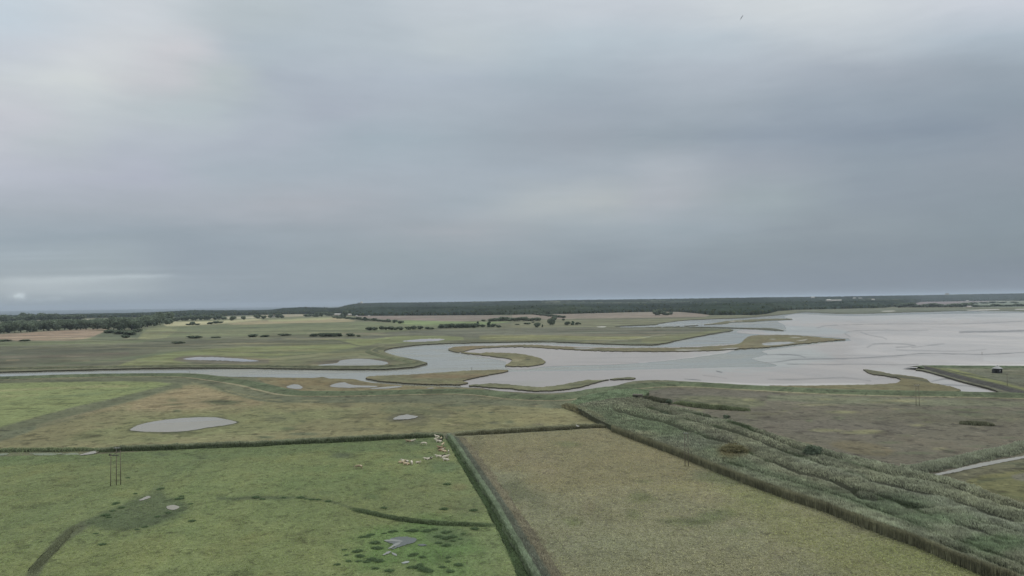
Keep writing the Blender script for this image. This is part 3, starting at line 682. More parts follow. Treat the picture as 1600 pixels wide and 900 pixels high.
# ------------------------------------------------------------------ land this side of the river
SOUTH = [(-420, 596), (0, 588.2), (100, 585.5), (160, 584.5), (250, 584), (300, 584), (330, 586), (360, 588.5), (395, 589), (430, 589.5), (490, 590.5), (505, 589), (515, 591.5), (540, 592), (555, 592.5), (562, 594.5),
         (580, 598), (610, 600.5), (640, 602.5), (700, 604.5), (730, 605.2), (755, 606.5), (775, 610), (800, 612), (830, 614), (860, 615), (890, 612.5), (920, 609), (945, 605.5), (965, 602), (980, 597.5), (1000, 594.5),
         (1040, 594), (1060, 595), (1100, 597), (1150, 600.5), (1185, 603), (1220, 606), (1250, 608), (1300, 610.5), (1350, 612.5), (1400, 613.5), (1480, 615), (1550, 615.8), (1566, 615), (1600, 618), (1700, 622),
         (2020, 630), (2020, 1100), (-420, 1100)]
south_patches = [
    ('P', [(196, 672), (212, 663), (240, 657), (270, 653), (300, 650.5), (335, 650), (350, 652.5), (380, 659.5), (360, 665), (325, 670), (295, 675), (260, 678), (225, 677.5), (204, 675.5)], (86, 90, 68), 1.5, .0),
    ('P', [(400, 590), (560, 592), (640, 603), (760, 607), (640, 611), (500, 611.5), (440, 608)], (118, 112, 84), 1.0),
    ('P', [(430, 592), (560, 600), (480, 604), (440, 600)], (122, 110, 80), 2, .6),
    ('P', [(-420, 606), (0, 598), (100, 596.5), (200, 595.5), (275, 599), (250, 606), (180, 622), (100, 640), (0, 668), (-420, 790)], (121, 131, 88), 1.6),
    ln([(0, 610), (80, 607), (150, 604), (200, 603)], (150, 148, 108), 1.5, .6, 1.5), ln([(60, 622), (150, 615), (230, 606)], (98, 112, 80), 2, .5, 1.5), ln([(0, 620), (60, 617)], (148, 148, 108), 1.5, .5, 1),
    ('P', [(-420, 770), (0, 690), (60, 668), (140, 645), (230, 620), (280, 602), (310, 601), (380, 620), (420, 627), (600, 628), (800, 634), (890, 638), (945, 662), (700, 676), (500, 684), (300, 696), (0, 706), (-420, 730)], (121, 119, 88), 2),
    ('P', [(200, 640), (250, 612), (300, 603), (380, 622), (410, 632), (330, 640)], (138, 127, 98), 5, .8),
    ln([(60, 668), (130, 648), (200, 632), (260, 617)], (138, 128, 98), 3, .6, 3),
    ('P', [(100, 690), (200, 655), (400, 640), (560, 645), (440, 670), (250, 690)], (114, 120, 84), 9, .7),
    ('B', (720, 660, 150, 14), (116, 116, 82), 8, .6), ('B', (860, 650, 50, 12), (126, 123, 90), 6, .7),
    ln([(0, 674), (50, 660), (110, 645), (180, 628), (240, 611), (280, 602)], (96, 101, 78), 3, .95, 5), ln([(0, 686), (60, 668), (130, 650)], (90, 98, 76), 3, .6, 2),
    ('B', (345, 629, 28, 4), (86, 92, 68), 2.5, .9), ('B', (270, 625, 10, 3), (92, 98, 72), 2, .7), ('B', (470, 634, 40, 4), (130, 124, 92), 3, .6),
    ('B', (650, 640, 50, 6), (98, 104, 78), 4, .7), ('B', (700, 634, 70, 3), (98, 104, 80), 3, .6), ('B', (640, 655, 34, 7), (98, 98, 78), 3, .7), ('B', (690, 648, 16, 8), (96, 98, 78), 3, .6), ('B', (430, 654, 18, 5), (100, 104, 80), 3, .6),
    # rough berm between the bank track and the fields
    ('P', [(-420, 602), (0, 595), (160, 591), (290, 591), (330, 596), (370, 602), (400, 610), (430, 617), (470, 620), (600, 619), (700, 617), (740, 619), (800, 626), (870, 628), (900, 634), (860, 638), (760, 631), (700, 627), (600, 629), (440, 629),
           (400, 625), (330, 606), (300, 598), (200, 595), (0, 598), (-420, 607)], (100, 104, 82), 1.2),
    ln([(0, 597.5), (60, 596), (200, 594.5), (290, 597), (330, 604)], (78, 82, 66), .7, .8, .5), ln([(300, 598), (350, 609), (400, 621), (440, 626)], (122, 122, 92), .9, .8, 1.2), ln([(330, 600), (350, 609)], (78, 86, 64), 1.5, .7, 1.5),
    # ditch junction thicket and rough ground round the old shelter
    ('P', [(880, 636), (900, 622), (960, 606), (1000, 603), (1060, 612), (1010, 640), (960, 660), (940, 655)], (98, 108, 82), 4),
    # grey moor to the right
    ('P', [(1000, 622), (1010, 612), (1060, 604), (1200, 612), (1300, 617), (1600, 623), (2020, 632), (2020, 880), (1600, 795), (1440, 738), (1330, 712), (1200, 676), (1080, 640)], (101, 98, 84), 2),
    ('P', [(1010, 613), (1060, 608), (1200, 614), (1300, 620), (1220, 622), (1120, 622), (1060, 618)], (102, 100, 88), 2, .8),
    ('P', [(1050, 622), (1110, 618), (1200, 626), (1180, 636), (1100, 634)], (104, 107, 82), 3, .8),
    ('P', [(1200, 617), (1400, 622), (1600, 627), (2020, 640), (2020, 650), (1600, 636), (1400, 632), (1200, 626)], (108, 113, 90), 2, .8),
    ln([(1060, 626), (1110, 631), (1170, 635)], (74, 80, 60), 1.3, .8, 1.4), ln([(1010, 622), (1030, 625), (1050, 627)], (62, 64, 52), .8, .9, 1.6),
    ln([(1130, 618), (1230, 624), (1300, 629), (1360, 634), (1460, 635)], (84, 88, 70), .9, .7, .7), ln([(1060, 617), (1110, 618)], (84, 88, 70), .9, .5, .7), ln([(1500, 660), (1550, 662)], (70, 72, 60), 1.2, .9, 1.6),
    ('P', [(1295, 693), (1340, 690), (1400, 703), (1380, 712), (1320, 704)], (104, 97, 74), 3, .7), ('B', (1450, 655, 150, 10), (96, 96, 78), 8, .5), ('B', (1300, 668, 120, 12), (102, 98, 88), 8, .6),
    ln([(1500, 648), (1600, 655)], (110, 112, 84), 3, .4, 2), ln([(1400, 640), (1600, 650)], (90, 94, 74), 3, .5, 3),
    ('P', [(1452, 746), (1500, 734), (1600, 712), (1700, 700), (1700, 830), (1600, 790), (1510, 760)], (104, 104, 82), 3),
    ('P', [(1510, 755), (1530, 744), (1600, 732), (1700, 720), (1700, 830), (1600, 785)], (112, 113, 76), 4, .9), ln([(1530, 752), (1560, 748), (1600, 745)], (84, 90, 66), 2, .7, 2), ln([(1560, 770), (1600, 780)], (92, 98, 68), 2, .6, 2),
    ('P', [(1580, 742), (1640, 735), (1640, 755), (1585, 750)], (112, 112, 100), 2, .8),
    ('P', [(197, 672), (212, 663.5), (240, 657.4), (270, 653.4), (300, 651), (335, 650.4), (350, 652.6), (377, 659.5), (360, 664.8), (325, 669.6), (295, 674.8), (260, 677.6), (225, 677), (204, 675)], (88, 92, 68), 1.2, .85),
    ('P', [(604, 656), (615, 648.5), (640, 645.5), (665, 650), (655, 657), (625, 659)], (96, 96, 76), 2.0, .8),
    ('B', (460, 604.5, 18, 5), (104, 96, 76), 2, .7), ('P', [(508, 604), (522, 597), (545, 596), (600, 600.5), (596, 606.5), (540, 607.5)], (104, 98, 76), 1.5, .7),
]
GA = .16
for _ in range(150):
    if _ < 75: x_, y_, sc_ = _r.rand() * 880, 622 + _r.rand() * 75, 1.0
    else: x_, y_, sc_ = 1080 + _r.rand() * 560, 622 + _r.rand() * 110, 1.3
    if _ < 75 and y_ < 690 - x_ * .12 and x_ < 220: continue
    dark = _r.rand() < .7; g_ = (86 + _r.rand() * 10, 91 + _r.rand() * 8, 70 + _r.rand() * 6) if dark else (128, 124 + _r.rand() * 6, 96)
    south_patches.append(('B', (x_, y_, (4 + _r.rand() ** 2 * 22) * sc_, (.8 + _r.rand() * 1.6)), g_, 1.4, .5 + .4 * _r.rand()))
def gentle(U, V, X, Y, S): return GA * fbm(X / 22, Y / 22, 3)
def gz(x, y): return 1.0 + GA * fbm(np.asarray(x, float) / 22, np.asarray(y, float) / 22, 3)
obj('ground', region('ground', SOUTH, z=1.0, du=2.0, dv=1.25, col=paint((104, 107, 84), south_patches), hfn=gentle, mat=M_land, skirt=1.5, smat=M_bank, edge=.5, ewl=9, sk=2), kind='structure')
obj('ground', quad_sheet('ground', -900, 900, -900, 96, .55, M_bank), kind='structure')

# ------------------------------------------------------------------ saltmarsh islands
def island(poly, base, patches=(), label=None, dv=.6):
    m = region('saltmarsh_island', poly, z=.75, du=1.0, dv=dv, col=paint(base, list(patches), 1.2), mat=M_salt, skirt=1.0, smat=M_bank, edge=.75 if dv > .5 else .3, ewl=5, sk=3)
    return obj('saltmarsh_island', m, kind='structure')
island([(700, 546.5), (702, 544), (712, 541.8), (740, 540.6), (780, 539.8), (815, 538.5), (850, 539.3), (870, 541), (900, 542.3), (950, 543.2), (1010, 543.2), (1060, 543), (1100, 541.5), (1130, 539.5), (1155, 537), (1160, 533), (1167, 527),
        (1175, 524.5), (1190, 523.5), (1230, 523.3), (1260, 525), (1290, 527.8), (1315, 529.5), (1327, 530.4), (1310, 531.2), (1290, 533), (1260, 536), (1230, 539), (1200, 542), (1160, 544.5), (1120, 547.2), (1080, 548.3),
        (1040, 548.8), (980, 548.6), (940, 548), (905, 546.5), (870, 544.8), (840, 542.6), (815, 541.6), (790, 542), (760, 543.3), (740, 545.2), (725, 548.6), (716, 550)], (112, 108, 84),
       [ln([(1150, 540), (1170, 532), (1200, 528), (1260, 529)], (112, 112, 82), 2, .7, 2), ('P', [(705, 544), (740, 541), (760, 542), (730, 547)], (122, 110, 84), 1.5, .8),
        ('P', [(1190, 536.5), (1220, 534), (1243, 535.5), (1215, 538.8), (1195, 539.5)], (152, 156, 156), .5), ('P', [(1244, 532.5), (1262, 529.5), (1258, 532)], (172, 170, 160), .4, .9), ('B', (1243, 527.3, 7, .7), (150, 150, 138), .3), ('B', (1208, 529.8, 4, .6), (150, 150, 138), .3),
        ('P', [(895, 543.4), (930, 544.2), (915, 545.6), (900, 545)], (150, 152, 150), .4), ('P', [(1055, 546.5), (1095, 546.3), (1090, 547.4), (1060, 547.5)], (156, 156, 150), .3), ('P', [(1125, 544.6), (1155, 543), (1150, 544.6), (1130, 545.4)], (160, 160, 152), .3),
        ln([(860, 543), (940, 547), (1000, 547.8)], (92, 92, 72), .6, .6, .4)])
island([(718, 550.2), (722, 549.8), (740, 551.2), (752, 551.6), (756, 550.6), (785, 551), (810, 552.5), (830, 556), (845, 560), (852, 565), (848, 568.5), (835, 570.8), (826, 572), (789, 571.6), (789, 570.4), (797, 566), (800, 562.5), (795, 560),
        (780, 558), (760, 555.5), (745, 553.8), (730, 552.2)], (114, 112, 84), [('B', (806, 563, 9, 3), (138, 134, 106), 2, .8), ('B', (825, 562, 4, 1), (80, 82, 66), .8, .9), ('B', (790, 556, 20, 3), (104, 106, 80), 2, .6)])
island([(571, 590.2), (576, 588), (600, 586.5), (640, 585), (680, 582.5), (720, 579.5), (760, 577.8), (794, 577.8), (793, 579.8), (780, 582.6), (760, 586.3), (740, 590.6), (722, 594.8), (732, 597.8), (722, 600), (700, 600.4), (660, 599.6), (620, 597),
        (590, 594.5)], (114, 110, 84), [('B', (640, 592, 45, 4), (108, 110, 84), 3, .7), ('B', (700, 588, 60, 3), (120, 104, 80), 2, .6), ('B', (700, 597, 30, 2), (112, 114, 82), 1, .7)])
island([(729, 602), (750, 600.2), (765, 598.8), (790, 600), (820, 603), (850, 604.4), (880, 600.4), (905, 595.6), (920, 593.2), (935, 594), (960, 591), (980, 589.4), (993, 590.2), (990, 591.6), (975, 592), (950, 593.2), (935, 596.4), (915, 602),
        (900, 605.5), (880, 608.4), (850, 610.2), (825, 609.8), (800, 606.8), (770, 605), (745, 603.2)], (106, 108, 82), [ln([(860, 603), (900, 601), (935, 596), (985, 590)], (88, 92, 72), 1, .6, 1), ln([(750, 602), (820, 606), (870, 606)], (112, 112, 86), 1, .6, .8)])
island([(1200, 602.4), (1240, 602.4), (1300, 601.8), (1350, 600.8), (1380, 600), (1396, 598.6), (1405, 596.5), (1407, 592.5), (1400, 589.5), (1380, 586.3), (1362, 583.8), (1356, 581.8), (1352, 578.8), (1347, 576.6), (1358, 577.8), (1372, 579.8), (1390, 583.6),
        (1410, 585.8), (1430, 588.6), (1448, 592.4), (1455, 598), (1464, 599.4), (1480, 602.6), (1495, 606.6), (1501, 609.6), (1490, 611.4), (1470, 612.2), (1440, 611.8), (1400, 610.4), (1350, 609.8), (1300, 608.4), (1250, 606), (1220, 604.4)], (106, 104, 78),
       [ln([(1352, 578.5), (1380, 585), (1420, 590), (1450, 596)], (84, 86, 70), 1.2, .8, 2), ln([(1300, 606), (1400, 607.5), (1470, 608)], (114, 110, 82), 2, .6, 1.5)])
island([(1005, 511), (1060, 509.6), (1090, 508), (1118, 504.6), (1135, 501.6), (1165, 499.6), (1200, 498.2), (1238, 497.8), (1236, 499), (1200, 500.4), (1175, 502.4), (1140, 503.5), (1137, 505.3), (1110, 506.8), (1070, 509), (1040, 510.8)], (106, 106, 82),
       [('B', (1145, 502.3, 5, .5), (160, 160, 150), .3), ('B', (1157, 501.6, 4, .5), (160, 160, 150), .3)], dv=.4)
island([(1035, 510.6), (1110, 510.4), (1160, 512), (1200, 512.4), (1215, 514), (1225, 516.6), (1205, 515.2), (1170, 513.6), (1120, 511.8), (1060, 511.9)], (92, 94, 78), dv=.35)

# right-hand spit with its stone revetment
SPIT = [(1430, 577.2), (1434, 574.5), (1447, 571.3), (1460, 570.8), (1500, 571), (1600, 571.5), (2020, 575), (2020, 650), (1700, 633), (1600, 625), (1572, 619), (1556, 609.5), (1531, 602.5), (1506, 596.5), (1481, 589), (1460, 583.2), (1441, 578.4)]
spit_p = [('P', [(1440, 575), (1470, 580), (1520, 592), (1600, 613), (1640, 622), (1600, 606), (1530, 587), (1475, 573), (1448, 572)], (118, 123, 82), 1),
          ln([(1475, 577), (1500, 583), (1560, 594), (1600, 602), (1660, 612)], (78, 82, 66), .8, .85, .9), ln([(1500, 580), (1560, 581.5), (1640, 583)], (88, 92, 76), 1.2, .6, 1),
          ('P', [(1455, 571.5), (1600, 571.5), (1900, 573), (1900, 580), (1600, 577), (1480, 576)], (86, 98, 76), 1), ('B', (1585, 586, 30, 3), (92, 96, 76), 2, .6)]
obj('ground', region('ground', SPIT, z=1.0, du=1.2, dv=.8, col=paint((104, 106, 88), spit_p), mat=M_land, skirt=1.5, smat=M_bank, edge=.3, sk=2), kind='structure')
M_stone = land_mat('revetment_stone', .4, .6, 1.2, .05, .5, 2.0, .1, .8, .4)
rv = smooth([(1428, 577), (1437, 578.6), (1455, 583.8), (1475, 589.4), (1500, 597), (1525, 603), (1550, 609.6), (1568, 615), (1590, 621)], 4, False)
obj('stone_revetment', sweep('stone_revetment', at(rv[:, 0], rv[:, 1], .0), [(-1.5, -.4), (0, .1), (4.5, 2.2), (6.0, 2.6), (7.5, 2.4), (13, 1.0)], [(70, 70, 66), (76, 76, 72), (78, 78, 74), (96, 100, 76), (118, 123, 82), (112, 116, 80)], M_stone, 2.0, .5, .25), kind='structure')
rb = smooth([(1436, 574), (1450, 572.5), (1500, 573), (1560, 573.5), (1620, 574), (1800, 576), (2000, 578)], 4, False)
obj('embankment', sweep('embankment', at(rb[:, 0], rb[:, 1] + 2, 1.0), [(-6, .9), (-1, 2.0), (1.5, 2.4), (4, 2.3), (11, .6)], [(104, 106, 86), (84, 98, 74), (88, 100, 76), (90, 102, 78), (90, 92, 78)], M_land, 3.0, .4, .2), kind='structure')

# ------------------------------------------------------------------ sea wall with its track
TRACK = smooth([(-420, 602), (-150, 597.5), (0, 594), (100, 590.8), (160, 589.5), (280, 589.3), (310, 592.3), (335, 596), (370, 601.5), (400, 609), (430, 616), (460, 619.3), (520, 619.5), (600, 618.2), (700, 616), (740, 617.3), (770, 621), (800, 624.5),
                (860, 626.5), (895, 625), (935, 616.5), (1000, 607.5), (1035, 605), (1060, 604.2), (1100, 605.8), (1200, 611.5), (1300, 616.6), (1400, 619.3), (1500, 621), (1600, 623.5), (1750, 629), (2000, 640)], 4, False)
tw = at(TRACK[:, 0], TRACK[:, 1], 1.0)
GR = (90, 100, 76)
obj('embankment', sweep('embankment', tw, [(.8, .9), (2.2, 1.3), (6, 2.4), (8, 2.7), (9.5, 2.65), (16, .8)],
                        [(112, 116, 88), (96, 106, 80), GR, (92, 104, 78), (100, 108, 82), (96, 102, 78)], M_land, 3.0, .7, .22), kind='structure')
obj('footpath', sweep('footpath', tw, [(-1.5, 1.1), (-.8, 1.22), (.8, 1.22), (1.5, 1.1)], [(116, 116, 90), (136, 132, 106), (136, 132, 106), (114, 116, 88)], M_land, 3.0, .7), kind='structure')
nb = smooth([(-420, 585), (0, 575), (150, 572.2), (300, 570), (520, 571.8), (600, 571), (635, 568), (650, 566), (640, 562), (612, 557), (592, 552), (580, 547), (590, 542)], 4, False)
obj('embankment', sweep('embankment', at(nb[:, 0], nb[:, 1] + 2.2, 1.0), [(-7, .8), (-2, 2.0), (0, 2.3), (2, 2.2), (8, .7)], [(100, 102, 80), (82, 88, 68), (120, 120, 92), (100, 106, 80), (96, 102, 78)], M_land, 4.0, .6, .2), kind='structure')

# ------------------------------------------------------------------ grazing pasture and rough meadow
PASTURE = [(-420, 740), (0, 714), (130, 711), (300, 702), (500, 692), (640, 686), (690, 683), (700, 692), (724, 735), (757, 790), (788, 850), (812, 905), (850, 1000), (880, 1100), (-420, 1100)]
pasture_patches = [
    ('P', [(-420, 720), (0, 700), (400, 690), (690, 680), (700, 700), (400, 712), (0, 730)], (98, 112, 76), 4, .8),
    ('B', (60, 790, 160, 60), (106, 117, 80), 40, .5), ('B', (420, 780, 150, 40), (108, 120, 80), 30, .6), ('B', (560, 750, 90, 30), (100, 116, 76), 20, .5), ('B', (660, 780, 60, 30), (110, 118, 82), 15, .6),
    ('P', [(38, 905), (68, 862), (98, 833), (124, 815), (160, 806), (138, 824), (112, 842), (80, 872), (56, 905)], (88, 93, 72), 3, .85),
    ('P', [(130, 818), (150, 806), (180, 790), (215, 775), (250, 765), (262, 775), (300, 790), (270, 806), (230, 822), (180, 828)], (86, 97, 70), 6, .9),
    ln([(240, 765), (280, 735), (320, 714)], (94, 104, 74), 4, .7, 3), ln([(195, 828), (240, 815), (290, 795)], (78, 88, 64), 3, .7, 2),
    ln([(340, 780), (430, 779), (470, 778), (520, 785), (550, 795), (600, 808), (660, 817), (775, 821)], (80, 90, 66), 3, .9, 2.5),
    ('B', (535, 712, 16, 4), (86, 94, 72), 3, .8), ('B', (512, 770, 22, 4), (92, 104, 72), 3, .6), ('B', (582, 776, 14, 6), (84, 100, 68), 4, .6), ('B', (690, 728, 26, 10), (86, 104, 74), 5, .7), ('B', (670, 714, 30, 6), (94, 108, 76), 5, .6),
    ('B', (646, 692, 12, 3), (86, 98, 72), 2, .7), ('B', (725, 790, 28, 12), (98, 108, 78), 6, .6), ('B', (720, 760, 12, 5), (116, 114, 82), 3, .6),
    ('B', (640, 855, 90, 38), (94, 118, 72), 16, .8), ('B', (690, 885, 60, 20), (96, 118, 74), 10, .6), ('B', (700, 838, 30, 14), (86, 100, 72), 6, .6),
    ('B', (255, 712, 12, 3), (86, 96, 70), 2, .8), ('B', (200, 747, 5, 1.2), (80, 90, 66), 1, .8), ('B', (212, 772, 5, 1.5), (80, 90, 66), 1, .8), ('B', (150, 700, 60, 6), (100, 112, 80), 4, .5),
]
c_past = paint((110, 120, 81), pasture_patches, 1.3)
def up(U, V, X, Y, S): return gentle(U, V, X, Y, S) + .12
obj('pasture_field', region('pasture_field', PASTURE, z=1.0, du=1.6, dv=1.1, col=c_past, hfn=up, mat=M_pasture, edge=.8, ewl=12, sk=3), kind='structure')
MEADOW = [(716, 683.5), (740, 681), (800, 678), (880, 673), (945, 669), (962, 672), (1000, 685.5), (1045, 702), (1105, 724), (1160, 744), (1210, 764), (1257, 783), (1289, 797), (1338, 816), (1387, 834), (1436, 851), (1484, 868), (1533, 888), (1580, 906), (1800, 985), (2020, 1060),
          (2020, 1100), (980, 1100), (900, 935), (867, 885), (827, 823), (789, 778), (760, 743), (735, 706)]
meadow_patches = [
    ('P', [(716, 683), (945, 668), (1100, 722), (1000, 760), (840, 760), (760, 730)], (124, 120, 92), 14, .8),
    ('P', [(1120, 735), (1250, 785), (1590, 905), (1500, 1000), (1300, 905), (1150, 800)], (120, 122, 88), 26, .8),
    ('P', [(1340, 830), (1590, 910), (1400, 905)], (116, 121, 84), 14, .6),
    ('B', (800, 770, 22, 22), (98, 102, 80), 9, .7), ('B', (835, 785, 18, 12), (100, 104, 82), 7, .6), ('B', (745, 698, 10, 12), (104, 104, 82), 5, .6), ('B', (895, 817, 16, 8), (104, 110, 78), 7, .8), ('B', (885, 692, 16, 4), (108, 112, 82), 4, .7),
    ('B', (1000, 778, 18, 7), (104, 110, 78), 6, .7), ('B', (1010, 753, 14, 4), (106, 112, 80), 4, .6), ('B', (1115, 810, 24, 8), (100, 108, 78), 7, .8), ('B', (1160, 830, 26, 8), (100, 108, 78), 7, .7), ('B', (1060, 815, 30, 4), (102, 108, 78), 5, .6), ('B', (990, 805, 12, 8), (104, 110, 80), 5, .6),
    ('B', (935, 805, 40, 14), (112, 112, 88), 10, .5), ('B', (1185, 780, 30, 8), (116, 120, 86), 8, .6), ('B', (1110, 745, 26, 7), (96, 102, 78), 5, .6), ('B', (1145, 755, 12, 4), (96, 102, 78), 3, .6),
    ('B', (855, 738, 18, 3), (134, 128, 106), 3, .5), ('B', (1050, 762, 30, 6), (130, 128, 92), 6, .6), ('B', (920, 795, 10, 14), (118, 112, 90), 6, .4), ('B', (830, 715, 30, 8), (128, 122, 100), 8, .4),
    ln([(790, 770), (830, 830), (870, 890)], (112, 112, 90), 2, .5, 1), ln([(860, 830), (890, 870), (915, 905)], (100, 102, 80), 2, .5, .8),
]
c_mead = paint((123, 122, 97), meadow_patches, 1.5)
obj('meadow_field', region('meadow_field', MEADOW, z=1.0, du=1.6, dv=1.1, col=c_mead, hfn=up, mat=M_meadow, edge=.6, ewl=10, sk=2), kind='structure')

def grass(poly, n, seed, colf, h, wd, name='grass', keep=.5, zoff=.1):
    U, V, P = scatter_px(poly, n, seed)
    P[:, 2] = gz(P[:, 0], P[:, 1]) + zoff
    C = colf(U, V, P[:, 0], P[:, 1]) * (1 + .5 * (np.random.RandomState(seed).rand(len(P)) - .5))[:, None]
    Vv, F, C = tufts(P, h, wd, C, .9, .5, 2)
    obj(name, new_mesh(name, Vv, [F], C, [M_grass]), kind='stuff')
grass([(-60, 712), (690, 684), (830, 915), (-60, 915)], 26000, 5, c_past, .12, .26)
grass([(716, 684), (945, 669), (1600, 915), (870, 915)], 30000, 6, c_mead, .17, .34)

# ------------------------------------------------------------------ the broad reed bed
REED = [(955, 663.7), (1000, 680), (1042, 695), (1090, 713.7), (1135, 731), (1185, 750), (1240, 769), (1289, 785), (1338, 804), (1387, 822), (1436, 839), (1484, 860), (1533, 879), (1582, 895), (1800, 972), (2020, 1048),
        (2020, 905), (1800, 845), (1620, 795), (1560, 775), (1500, 752), (1440, 738), (1390, 726), (1330, 712), (1270, 697), (1220, 682), (1160, 661), (1100, 645), (1040, 632), (1000, 622), (960, 622), (930, 627), (900, 634), (925, 650)]
CH = [  # winding gaps between the stands of reed: line, half width px, depth m
    (smooth([(962, 640), (1000, 650), (1040, 658), (1075, 672), (1110, 683), (1140, 690), (1180, 712), (1215, 722), (1250, 737), (1300, 748), (1330, 763), (1345, 775), (1400, 782), (1450, 805), (1480, 815), (1530, 825), (1560, 838), (1620, 852), (1800, 905)], 3, False), 3.6, 1.3),
    (smooth([(1010, 634), (1060, 650), (1110, 662), (1160, 677), (1210, 697), (1260, 716), (1290, 725), (1340, 742), (1400, 758), (1440, 768), (1500, 782), (1560, 805), (1620, 820), (1800, 868)], 3, False), 3.0, 1.2),
    (smooth([(1060, 640), (1130, 655), (1190, 676), (1240, 697), (1300, 712), (1370, 735), (1430, 746), (1480, 755), (1540, 778), (1620, 800), (1800, 850)], 3, False), 2.2, 1.1),
    (smooth([(1130, 720), (1200, 742), (1270, 762), (1340, 785), (1420, 815), (1500, 845), (1620, 890)], 3, False), 1.2, .7),
    (smooth([(1280, 745), (1360, 768), (1440, 792), (1520, 812), (1620, 838), (1800, 885)], 3, False), 1.5, .9),
    (smooth([(1500, 873), (1540, 884), (1600, 905)], 3, False), 2.0, .6), (smooth([(1470, 850), (1530, 868), (1620, 905), (1800, 975)], 3, False), 1.8, .8),
]
def reed_h(U, V, X, Y, S=None):
    sc = px_scale(V, U) / 1.9
    h = .26 * fbm(X / 9, Y / 9, 3) * 2 + .36 * fbm(X / 2.2, Y / 2.2, 3) * 2
    nz = fbm(X / 14, Y / 14, 4)
    for L, hw, dep in CH:
        d = ldist(U, V, L) / (hw * (sc ** .8)) + .8 * nz
        h = h - dep * 1.45 * np.exp(-np.clip(d, 0, 9) ** 2 * 1.3) * np.clip(.65 + 3.2 * fbm(X / 11 + dep, Y / 11, 3), .08, 1)
    return np.clip(h, -2.0, .9)
reed_patches = [
    ('P', [(950, 650), (1060, 668), (1180, 725), (1300, 765), (1400, 800), (1480, 840), (1360, 800), (1200, 745), (1040, 690), (955, 664)], (90, 98, 80), 8, .8),
    ('P', [(900, 640), (950, 630), (1050, 655), (1140, 700), (1060, 690), (960, 656)], (88, 97, 78), 6, .7),
    ('B', (1470, 812, 50, 12), (84, 95, 76), 8, .8), ('B', (1400, 785, 60, 10), (86, 96, 78), 8, .6), ('B', (1560, 850, 50, 14), (80, 94, 72), 8, .7),
    ('P', [(1240, 725), (1420, 770), (1600, 835), (1600, 820), (1400, 755), (1240, 712)], (104, 108, 96), 5, .5),
    ('B', (1143, 706, 24, 11), (92, 88, 66), 5, .9), ('B', (1080, 690, 60, 12), (94, 96, 86), 10, .6),
]
for L, hw, dep in CH: reed_patches.append(('L', L, (54, 66, 46), 2.5, .9, hw * .32))  # deep shade in the gaps is painted into the reed colour
c_reed = paint((98, 101, 86), reed_patches, 1.2)
rm = region('reed_bed', REED, z=3.0, du=1.4, dv=.9, col=c_reed, hfn=reed_h, mat=M_reed, skirt=2.2, smat=M_reed, edge=.9, ewl=7, sk=3)
def reed_part(poly, n, seed, z=3.0, hf=reed_h, colf=None, h=.75, wd=.28, wind=(-.25, -.1)):
    U, V, P = scatter_px(poly, n, seed, z)
    dz = hf(U, V, P[:, 0], P[:, 1]); P[:, 2] += dz - .12
    kp = dz > -.75; U, V, P = U[kp], V[kp], P[kp]
    C = (colf or c_reed)(U, V, P[:, 0], P[:, 1])
    C = C * (1 + .7 * (np.random.RandomState(seed).rand(len(P)) - .45))[:, None] * (1 + .9 * fbm(P[:, 0] / 2.4, P[:, 1] / 2.4, 3) + .5 * fbm(P[:, 0] / 9, P[:, 1] / 9, 2))[:, None]
    return tufts(P, h, wd, C, .5, .4, 2, wind)
def mesh_np(me):
    V = np.empty(len(me.vertices) * 3, np.float32); me.vertices.foreach_get('co', V); V = V.reshape(-1, 3)
    C = np.empty(len(me.vertices) * 4, np.float32); me.color_attributes['Col'].data.foreach_get('color', C); C = C.reshape(-1, 4)[:, :3]
    n = len(me.polygons); st = np.empty(n, np.int32); tt = np.empty(n, np.int32); L = np.empty(len(me.loops), np.int32)
    me.polygons.foreach_get('loop_start', st); me.polygons.foreach_get('loop_total', tt); me.loops.foreach_get('vertex_index', L)
    F = [L[st[tt == k][:, None] + np.arange(k)] for k in np.unique(tt)]
    return V, F, C
vr, fr, cr = mesh_np(rm)
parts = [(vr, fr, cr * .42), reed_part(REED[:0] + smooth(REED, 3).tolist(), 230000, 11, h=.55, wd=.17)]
# stems of the cut face along the meadow
edge_l = smooth(REED[:16], 6, False)
rs = np.random.RandomState(4)
t = rs.rand(42000) * (len(edge_l) - 1.001); i0 = t.astype(int); f = (t - i0)[:, None]
q = edge_l[i0] * (1 - f) + edge_l[i0 + 1] * f
P = at(q[:, 0], q[:, 1] + rs.rand(len(q)) * 2.5 - .3, 3.0)
P[:, 2] = 1.0 + rs.rand(len(P)) * .5; P[:, 1] -= rs.rand(len(P)) * .6
Cw = np.tile(A(86, 86, 70), (len(P), 1)) * (1 + .6 * (rs.rand(len(P)) - .5))[:, None] * (1 + .5 * fbm(P[:, 0] / 5, P[:, 1] / 5, 3))[:, None]
parts.append(tufts(P, 1.9, .16, Cw, .18, .25, 1))
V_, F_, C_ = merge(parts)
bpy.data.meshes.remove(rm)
obj('reed_bed', new_mesh('reed_bed', V_, F_, C_, [M_reed]), kind='stuff')

